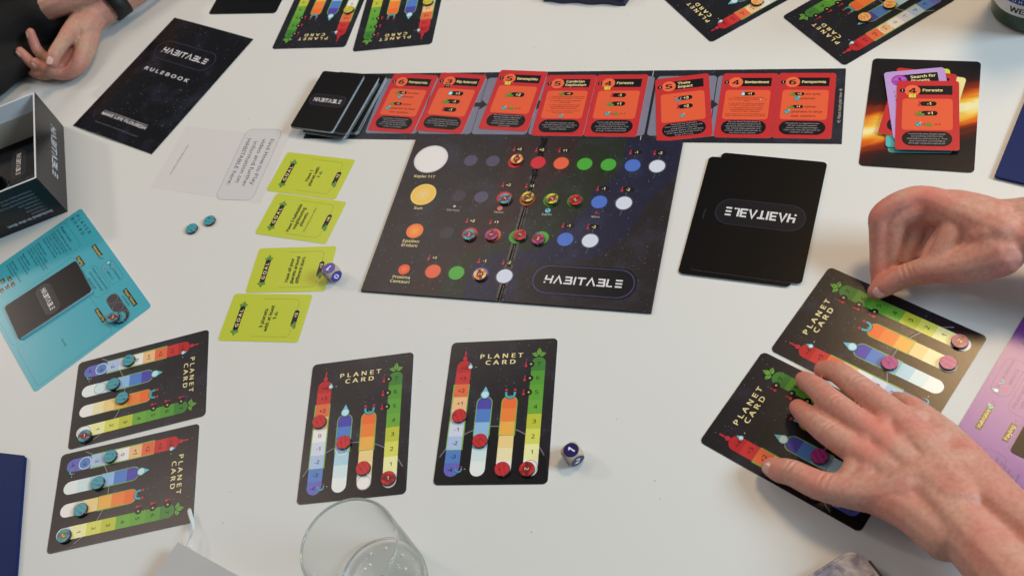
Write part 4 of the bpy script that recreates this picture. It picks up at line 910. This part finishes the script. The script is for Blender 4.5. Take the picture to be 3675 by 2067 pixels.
for xa, ya, xb, yb in ((x0 + .6, y0 + .6, x1 - .6, y0 + th), (x0 + .6, y1 - th, x1 - .6, y1 - .6), (x1 - th, y0 + th, x1 - .6, y1 - th), (x0 + .6, y0 + th, x0 + th, y1 - th)): wallbox(xa, ya, xb, yb, 0, hh, BOXW, 'lining')
INS = mat('insert_board', alb((176, 168, 158)), .7)
for xa, ya, xb, yb in ((x0 + th, y0 + th, x1 - th, y0 + th + 1.4), (x0 + th, y1 - th - 1.4, x1 - th, y1 - th), (x1 - th - 1.4, y0 + th + 1.4, x1 - th, y1 - th - 1.4)): wallbox(xa, ya, xb, yb, 0, 40, INS, 'insert')
wallbox(x0 + th, y0 + th, x1 - th, y1 - th, 0, 2, mat('kraft', alb((164, 134, 108)), .7), 'floor_board')
k = Ink(); logo(k, -46, 46, -5.5, 5.5, (196, 204, 214), 1)
o = newobj('logo', k.build('logo'), t, (x1 + .05, 1031, 24)); o.matrix_world = Matrix(((0, 0, 1, (x1 + .05) * .001), (-1, 0, 0, 1.031), (0, -1, 0, .024), (0, 0, 0, 1)))
k = Ink(); k.text('Included in the Box:', 0, 0, 3.6, (190, 200, 212), align='l', w=56, bold=.045)
for i, s in enumerate(('• 1 Gameboard', '• 7 Event Cards', '• 7 Goal Cards', '• 16 Planet Cards', '• 5 Starting Decks (Of 10 Cards)', '• 6 Numbered Planet Tokens', '• 9 Colored Tokens Per Player')):
    k.text(s, -1 + 3, -6 - i * 5.3, 2.5, (150, 160, 174), align='l', w=1.55 * len(s), bold=0)
o = newobj('contents_text', k.build('contents_text'), t); o.matrix_world = Matrix(((-1, 0, 0, -.468), (0, 0, -1, (y0 - .05) * .001), (0, -1, 0, .0105), (0, 0, 0, 1)))
zz = 2.1
for i in range(9):
    putback(BP, -509.5 + rnd.uniform(-.6, .6), 1025.5 + rnd.uniform(-.5, .5), zz, 0, 'large black card in the stack lining the bottom of the open box', 'large cards stacked inside the box', 'boxed_planet_card'); zz += .52
for i in range(30):
    putback(BB if i == 29 else BBp, -504.5 - rnd.uniform(0, 1.2), 1040 + rnd.uniform(-.6, .6), zz, -92, 'black logo card on top of the deck inside the open box' if i == 29 else 'black card under the top one of the deck inside the open box', 'deck inside the box', 'boxed_card'); zz += .4
for i in range(3):
    o = putback(BBp, -556 - i * 6, 1000 + i * 4, 14 + i * 6, -80 + i * 9, ('lowest', 'middle', 'topmost')[i] + ' of the loose black cards leaning inside the open box', 'loose cards inside the box', 'leaning_card'); o.rotation_euler = (R(0), R(-14 - 6 * i), R(-80 + i * 9))

# ================================================================== people
def skinmat(name, base, red):
    m = bpy.data.materials.new(name); m.use_nodes = True; nt = m.node_tree; N = nt.nodes; L = nt.links; b = N['Principled BSDF']
    tc = N.new('ShaderNodeTexCoord')
    def nz(sc, det=4):
        n = N.new('ShaderNodeTexNoise'); n.inputs['Scale'].default_value = sc; n.inputs['Detail'].default_value = det; L.new(tc.outputs['Object'], n.inputs['Vector']); return n
    n1 = nz(38); r1 = N.new('ShaderNodeValToRGB'); r1.color_ramp.elements[0].position = .38; r1.color_ramp.elements[1].position = .66
    r1.color_ramp.elements[0].color = (*base, 1); r1.color_ramp.elements[1].color = (*red, 1); L.new(n1.outputs['Fac'], r1.inputs['Fac'])
    n2 = nz(260, 6); mx = N.new('ShaderNodeMix'); mx.data_type = 'RGBA'; mx.blend_type = 'MULTIPLY'; mx.inputs[0].default_value = .5
    r2 = N.new('ShaderNodeValToRGB'); r2.color_ramp.elements[0].position = .3; r2.color_ramp.elements[0].color = (.72, .62, .6, 1); r2.color_ramp.elements[1].position = .6; r2.color_ramp.elements[1].color = (1, 1, 1, 1); L.new(n2.outputs['Fac'], r2.inputs['Fac'])
    L.new(r1.outputs[0], mx.inputs[6]); L.new(r2.outputs[0], mx.inputs[7]); at = N.new('ShaderNodeAttribute'); at.attribute_name = 'tint'
    mx2 = N.new('ShaderNodeMix'); mx2.data_type = 'RGBA'; L.new(at.outputs['Fac'], mx2.inputs[0]); L.new(mx.outputs[2], mx2.inputs[6]); mx2.inputs[7].default_value = (red[0] * 1.05, red[1] * .78, red[2] * .8, 1)
    L.new(mx2.outputs[2], b.inputs['Base Color']); b.inputs['Roughness'].default_value = .5; b.inputs['Subsurface Weight'].default_value = .15; b.inputs['Subsurface Radius'].default_value = (1, .35, .2); b.inputs['Subsurface Scale'].default_value = .004
    v = N.new('ShaderNodeTexVoronoi'); v.inputs['Scale'].default_value = 1100; L.new(tc.outputs['Object'], v.inputs['Vector'])
    ad = N.new('ShaderNodeMath'); ad.operation = 'ADD'; L.new(v.outputs['Distance'], ad.inputs[0]); n3 = nz(330, 3); L.new(n3.outputs['Fac'], ad.inputs[1])
    bp = N.new('ShaderNodeBump'); bp.inputs['Strength'].default_value = .32; bp.inputs['Distance'].default_value = .0004; L.new(ad.outputs[0], bp.inputs['Height']); L.new(bp.outputs[0], b.inputs['Normal'])
    return m
def catmull(pts, step):
    out = []; n = len(pts)
    for i in range(n - 1):
        p0 = pts[max(i - 1, 0)]; p1 = pts[i]; p2 = pts[i + 1]; p3 = pts[min(i + 2, n - 1)]
        d = math.dist(p1[:3], p2[:3]); m = max(1, int(d / step))
        for j in range(m):
            t_ = j / m; t2 = t_ * t_; t3 = t2 * t_; k_ = .5
            out.append(tuple(.5 * (2 * b_ + (c - a) * t_ + (2 * a - 5 * b_ + 4 * c - d_) * t2 + (3 * b_ - a - 3 * c + d_) * t3) for a, b_, c, d_ in zip(p0, p1, p2, p3)))
    out.append(tuple(pts[-1])); return out
_ico = None
def flesh(name, chains, m, voxel=1.1, smooth=8, creases=(), tips=(), flat=1.0):
    """chains of (x,y,z,r) swept as balls, fused into one continuous skin"""
    global _ico
    if _ico is None:
        bm = bmesh.new(); bmesh.ops.create_icosphere(bm, subdivisions=2, radius=1); _ico = ([v.co.copy() for v in bm.verts], [tuple(v.index for v in f.verts) for f in bm.faces]); bm.free()
    iv, jf = _ico; vs = []; fs = []
    for ch in chains:
        for x, y, z, r in catmull(ch, 1.6 if max(c[3] for c in ch) < 14 else 3):
            b_ = len(vs); vs += [((x + v.x * r) * .001, (y + v.y * r) * .001, (z + v.z * r) * .001) for v in iv]; fs += [tuple(i + b_ for i in f) for f in jf]
    me = bpy.data.meshes.new('tmp'); me.from_pydata(vs, [], fs); ob = bpy.data.objects.new('tmp', me); C.objects.link(ob)
    md = ob.modifiers.new('r', 'REMESH'); md.mode = 'VOXEL'; md.voxel_size = voxel * .001
    md = ob.modifiers.new('s', 'SMOOTH'); md.iterations = smooth; md.factor = .5
    dg = bpy.context.evaluated_depsgraph_get(); out = bpy.data.meshes.new_from_object(ob.evaluated_get(dg)); out.name = name
    bpy.data.objects.remove(ob)
    out.materials.clear(); out.materials.append(m)
    nrm = [v.normal.copy() for v in out.vertices]
    for (cx, cy, cz, dx, dy, dz, rad, dep) in creases:
        c = Vector((cx, cy, cz)) * .001; d = Vector((dx, dy, dz)).normalized()
        for v, nn in zip(out.vertices, nrm):
            q = v.co - c
            if q.length < rad * .001:
                u = q.dot(d) * 1000; f = 1 - q.length / (rad * .001)
                v.co -= nn * (dep * .001 * math.exp(-(u / .9) ** 2) * min(1, f * 2))
                v.co += nn * (dep * .0005 * math.exp(-((abs(u) - 2) / 1.2) ** 2) * min(1, f * 2))
    at = out.attributes.new('tint', 'FLOAT', 'POINT'); buf = []
    for v in out.vertices:
        s = 0
        for tx_, ty_, tz_, tr_ in tips:
            d = (v.co - Vector((tx_, ty_, tz_)) * .001).length / (tr_ * .001)
            if d < 1: s = max(s, (1 - d) ** .7)
        buf.append(s * .75)
    at.data.foreach_set('value', buf)
    out.polygons.foreach_set('use_smooth', [True] * len(out.polygons)); out.update(); return out
NAIL = mat('finger_nail', alb((216, 172, 164)), .22)
def nail(parent, p, axis, up, l=11, w=9.5, r=8):
    """curved plate on the finger end"""
    ax = Vector(axis).normalized(); u = Vector(up); u = (u - ax * u.dot(ax)).normalized(); s = ax.cross(u); vs = []; fs = []; n = 8; mm = 8
    for j in range(mm + 1):
        v = j / mm; hw = w / 2 * (1 - .25 * (2 * v - 1) ** 4 - (.5 * max(0, v - .75) / .25 * .6) - (.35 * max(0, .2 - v) / .2))
        for i in range(n + 1):
            a = (i / n * 2 - 1) * hw / r; c = Vector(p) + ax * (v * l - l / 2) + s * (math.sin(a) * r) + u * ((math.cos(a) - 1) * r - .8 * (v - .35) ** 2 * 2)
            vs.append(tuple(c))
    for j in range(mm):
        for i in range(n): q = j * (n + 1) + i; fs.append((q, q + 1, q + n + 2, q + n + 1))
    o = newobj('fingernail', mesh('fingernail', vs, fs, [NAIL], True), parent); md = o.modifiers.new('t', 'SOLIDIFY'); md.thickness = .0006; md.offset = 0
    return o
# ---- person on the right: two bare forearms and hands
SK = skinmat('skin_fair', (.62, .34, .265), (.63, .26, .205))
lower = [
 [(141, 326.5, 12, 7.6), (146, 319, 15.5, 9.8), (152.5, 312, 20, 10.4), (164, 293, 27, 11.2), (178, 280, 31, 13), (196, 268, 35, 15.5), (218, 258, 42, 17)],
 [(184.5, 366, 11, 7.4), (186, 356, 16, 9.0), (187.5, 347, 21, 9.4), (191.5, 329, 29, 10.6), (203.5, 301, 35, 12), (222, 262, 42, 15), (238, 235, 50, 17)],
 [(200.5, 388, 10.5, 7.2), (202, 380, 16, 8.6), (203.5, 371, 22, 9.2), (207.5, 347, 31, 10.4), (220, 308, 38, 11.6), (231, 268, 44, 15), (242, 232, 52, 18)],
 [(218.8, 389.5, 12, 7.4), (222, 383, 18, 8.6), (225, 376, 24, 9.2), (230, 357, 30, 10.4), (242, 316, 37, 12), (246, 272, 44, 16), (246, 232, 52, 18)],
 [(257, 338, 16, 7), (260, 326, 24, 9), (264, 308, 28, 11), (268, 285, 32, 14), (268, 258, 38, 17), (268, 225, 48, 19)],
 [(178, 283, 31, 10), (190, 288, 34, 9), (203, 300, 34, 9)], [(203, 300, 35, 10), (220, 307, 37, 11), (242, 314, 36, 11), (260, 308, 31, 10)], [(212, 280, 38, 13), (240, 285, 40, 14), (262, 285, 36, 13)],
 [(216, 262, 42, 16), (240, 262, 45, 17), (264, 258, 42, 16)], [(198, 264, 34, 14), (212, 242, 42, 16), (222, 215, 48, 18)], [(213, 285, 38, 12.5), (226, 290, 39, 13), (240, 293, 39, 13), (254, 290, 36, 13)], [(192, 276, 34, 13), (204, 282, 36, 12)],
 [(232, 250, 44, 17), (234, 230, 48, 20), (237, 203, 54, 22), (243, 163, 62, 25), (250, 110, 74, 29), (258, 40, 88, 33), (268, -70, 120, 38), (280, -200, 180, 44)], [(252, 255, 44, 17), (262, 230, 49, 20), (270, 203, 55, 21), (279, 168, 62, 24), (288, 115, 74, 28), (292, 50, 88, 32), (290, -70, 120, 38), (296, -200, 180, 44)]]
upper = [
 [(295.5, 441, 10.5, 7.8), (303, 440, 16, 10), (315, 437.5, 24, 10.6), (326, 432.5, 30, 11.4), (338, 426, 37, 13.5), (362, 415, 44, 18), (384, 408, 54, 21)],
 [(303.5, 449, 10, 7.4), (307.5, 457, 17, 9), (313.5, 468, 27, 9.8), (319, 480, 40, 10.2), (323, 487, 50, 10.4), (340, 486, 58, 11.5), (359, 478, 60, 13), (378, 444, 62, 17), (392, 418, 64, 19)],
 [(314, 450, 14, 7), (319, 458, 24, 8.2), (326, 470, 38, 9.2), (338, 477, 50, 10.4), (371, 466, 60, 13), (388, 438, 63, 17)],
 [(330, 452, 22, 7), (338, 460, 30, 8.6), (350, 470, 42, 9.8), (362, 470, 52, 11), (383, 460, 58, 13), (396, 432, 63, 17)],
 [(344, 446, 26, 8), (356, 452, 34, 9), (368, 462, 44, 10), (388, 456, 52, 13), (404, 430, 60, 16)],
 [(345, 438, 34, 11), (356, 444, 40, 12), (368, 446, 46, 13), (380, 440, 54, 14)],
 [(360, 468, 54, 12), (372, 456, 56, 14)],
 [(359, 476, 58, 11), (371, 470, 58, 12), (384, 464, 56, 12), (396, 452, 54, 12)], [(345, 428, 42, 11), (362, 440, 54, 12), (376, 452, 60, 12)],
 [(384, 425, 58, 21), (398, 413, 60, 20), (425, 395, 66, 22), (470, 360, 78, 26), (540, 300, 98, 32), (620, 235, 130, 37), (740, 140, 190, 43)], [(398, 438, 56, 17), (412, 426, 60, 19), (438, 410, 66, 22), (484, 376, 78, 26), (552, 318, 98, 30), (632, 250, 132, 35), (748, 152, 192, 40)]]
cr = [(152.5, 312, 30, .55, -.8, .2, 9, .7), (150, 315, 28, .55, -.8, .2, 8, .5), (166, 291, 38, .6, -.75, .2, 10, .6), (170, 287, 39, .6, -.75, .2, 10, .5),
      (191, 331, 39, .2, -.95, .2, 9, .6), (192, 327, 39, .2, -.95, .2, 9, .6), (187, 349, 29, .1, -.95, .3, 7, .4), (207, 349, 41, .15, -.97, .2, 9, .6), (208, 344, 42, .15, -.97, .2, 9, .5), (230, 359, 41, .2, -.95, .2, 8, .6), (231, 354, 41, .2, -.95, .2, 8, .5),
      (316, 437, 34, .95, -.3, .3, 9, .7), (320, 435, 36, .95, -.3, .3, 9, .6), (323, 433, 38, .95, -.3, .3, 9, .4)]
tips = [(141, 326, 14, 22), (184.5, 366, 12, 22), (200.5, 388, 12, 20), (219, 390, 12, 18), (295, 441, 12, 24), (304, 449, 12, 22), (208, 300, 50, 20), (222, 310, 50, 20), (322, 488, 56, 18), (359, 476, 74, 22), (165, 293, 36, 14)]
p2 = thing('person', 'person reaching in from the right with two bare forearms and hands', 'person', (0, 0, 0))
newobj('body', flesh('body', [[(x, y, z, r * (1.07 if r < 13 else 1.03)) for x, y, z, r in c] for c in lower] + upper, SK, 1.3, 14, cr, tips), p2)
def nail_on(parent, p, r, axis, up, l, w):
    ax = Vector(axis).normalized(); u = Vector(up); u = (u - ax * u.dot(ax)).normalized()
    nail(parent, tuple(Vector(p) + u * (r + .25)), ax, u, l, w, r * .95)
nail_on(p2, (143.2, 323.2, 13.6), 8.5, (-5, 7.5, -3.5), (-.45, -.55, 1), 11.5, 10.5)
nail_on(p2, (299.5, 440.6, 13), 8.8, (-7.5, 1, -5), (-.2, -.75, .8), 12, 11)
# ---- person at the upper left
SK2 = skinmat('skin_warm', (.49, .30, .215), (.52, .24, .195))
left = [
 [(-443, 1180, 40, 7.6), (-438, 1187, 44, 9.2), (-431, 1197, 45, 9.6), (-423, 1211, 44, 10.4), (-415, 1227, 40, 13.5), (-404, 1248, 34, 17)],
 [(-471, 1206, 34, 6.0), (-467, 1202, 28, 7.2), (-460, 1196, 21, 7.8), (-448, 1189, 15, 8.6), (-434, 1186, 14, 9.6), (-420, 1192, 17, 12), (-408, 1212, 21, 15), (-400, 1240, 26, 18)],
 [(-490, 1239, 36, 5.8), (-487.5, 1234, 30, 6.8), (-481, 1224, 19, 7.4), (-466, 1213, 11, 7.8), (-446, 1205, 11, 8.6), (-418, 1210, 18, 13)],
 [(-466, 1248, 50, 5.8), (-468, 1243, 42, 6.8), (-469, 1235, 30, 7.4), (-463, 1228, 18, 8), (-446, 1221, 14, 9), (-414, 1228, 20, 16)],
 [(-496, 1234, 8, 5.4), (-487, 1222, 8, 6.4), (-472, 1208, 8.5, 7), (-446, 1198, 12, 8.6)],
 [(-404, 1236, 30, 20), (-396, 1250, 30, 20), (-386, 1262, 30, 19), (-370, 1268, 29, 18.5), (-350, 1276, 29, 20), (-320, 1290, 32, 24), (-270, 1320, 40, 28)],
 [(-452, 1281, 54, 17), (-436, 1276, 57, 17.5), (-420, 1272, 60, 18), (-400, 1271, 60, 18.5), (-370, 1276, 60, 20), (-340, 1290, 60, 22)],
 [(-346, 1280, 36, 6.5), (-339, 1272, 30, 6.2)], [(-333, 1284, 36, 6.5), (-327, 1278, 31, 6)]]
tips2 = [(-443, 1180, 42, 16), (-471, 1206, 34, 24), (-489, 1238, 34, 24), (-466, 1247, 44, 26), (-495, 1233, 10, 22), (-430, 1192, 18, 30)]
cr2 = [(-412, 1214, 38, .6, .8, 0, 14, .8), (-447, 1189, 24, -.9, .3, 0, 8, .5), (-433, 1196, 53, .5, .85, 0, 8, .5), (-462, 1197, 28, -.8, .5, 0, 7, .5)]
p1 = thing('person', 'person in a black sleeve at the upper left with loosely closed hands', 'person', (0, 0, 0))
newobj('body', flesh('body', left, SK2, 1.3, 9, cr2, tips2), p1)
nail_on(p1, (-443.2, 1180, 40.5), 7.6, (-5, -7, -4), (.0, -.55, 1), 10.5, 9.5)
nail_on(p1, (-466.5, 1246.5, 47.5), 6.1, (2, 5, 8), (-.9, -.4, .35), 9, 7.5); nail_on(p1, (-489.3, 1237.5, 34), 6.1, (-2.5, 5, 6), (-.8, -.7, .3), 9, 7.5)
nail_on(p1, (-470, 1205, 32), 6.4, (-4, 4, 6), (-.7, -.6, .4), 8.5, 7.5); nail_on(p1, (-494, 1231.5, 8), 5.6, (-9, 12, 0), (-.4, -.6, .8), 8, 7)
CLOTH = mat('black_knit', alb((27, 24, 28)), .9, bump=(240, .9), noise=(20, .3))
sl = [[(-449, 1280, 54, 22.5), (-470, 1286, 50, 28), (-498, 1290, 42, 34), (-530, 1284, 36, 38), (-580, 1262, 45, 50), (-640, 1235, 60, 60)],
      [(-478, 1246, 15, 15), (-505, 1236, 18, 18), (-528, 1226, 22, 22), (-560, 1216, 26, 27), (-620, 1200, 34, 36)], [(-488, 1262, 14, 17), (-520, 1250, 22, 24), (-570, 1235, 30, 34)],
      [(-446, 1262, 7, 11), (-470, 1258, 7, 13), (-496, 1262, 8, 18)], [(-450, 1300, 30, 30), (-470, 1300, 20, 30)],
      [(-458, 1306, 50, 30), (-480, 1345, 70, 50), (-560, 1345, 80, 70), (-660, 1300, 90, 90)]]
me = flesh('sleeve', sl, CLOTH, 3.5, 8)
for v in me.vertices:
    x, y, z = [q * 1000 for q in v.co]; w = math.sin(x * .11 + y * .05) + .7 * math.sin(x * .05 - y * .13 + z * .07); v.co += v.normal * .0011 * w
newobj('sleeve', me, p1)
# watch strap
wb = []; c0 = Vector((-356, 1274, 30)); ax = Vector((.86, .42, 0)).normalized(); s1 = Vector((-.42, .86, 0)).normalized(); s2 = Vector((0, 0, 1))
vs = []; fs = []; nn = 40
for i in range(nn):
    a = 2 * math.pi * i / nn
    for q, rr_ in ((-11, 20.5), (-11, 23), (11, 23), (11, 20.5)): vs.append(tuple(c0 + ax * q + (s1 * math.cos(a) + s2 * math.sin(a)) * rr_))
for i in range(nn):
    for j in range(4): fs.append((i * 4 + j, i * 4 + (j + 1) % 4, ((i + 1) % nn) * 4 + (j + 1) % 4, ((i + 1) % nn) * 4 + j))
newobj('watch_strap', mesh('watch_strap', vs, fs, [mat('strap_rubber', alb((22, 22, 24)), .6)], True), p1)
for o in S.objects:
    if o.name.startswith(('window_light', 'ceiling_lamp')): pass
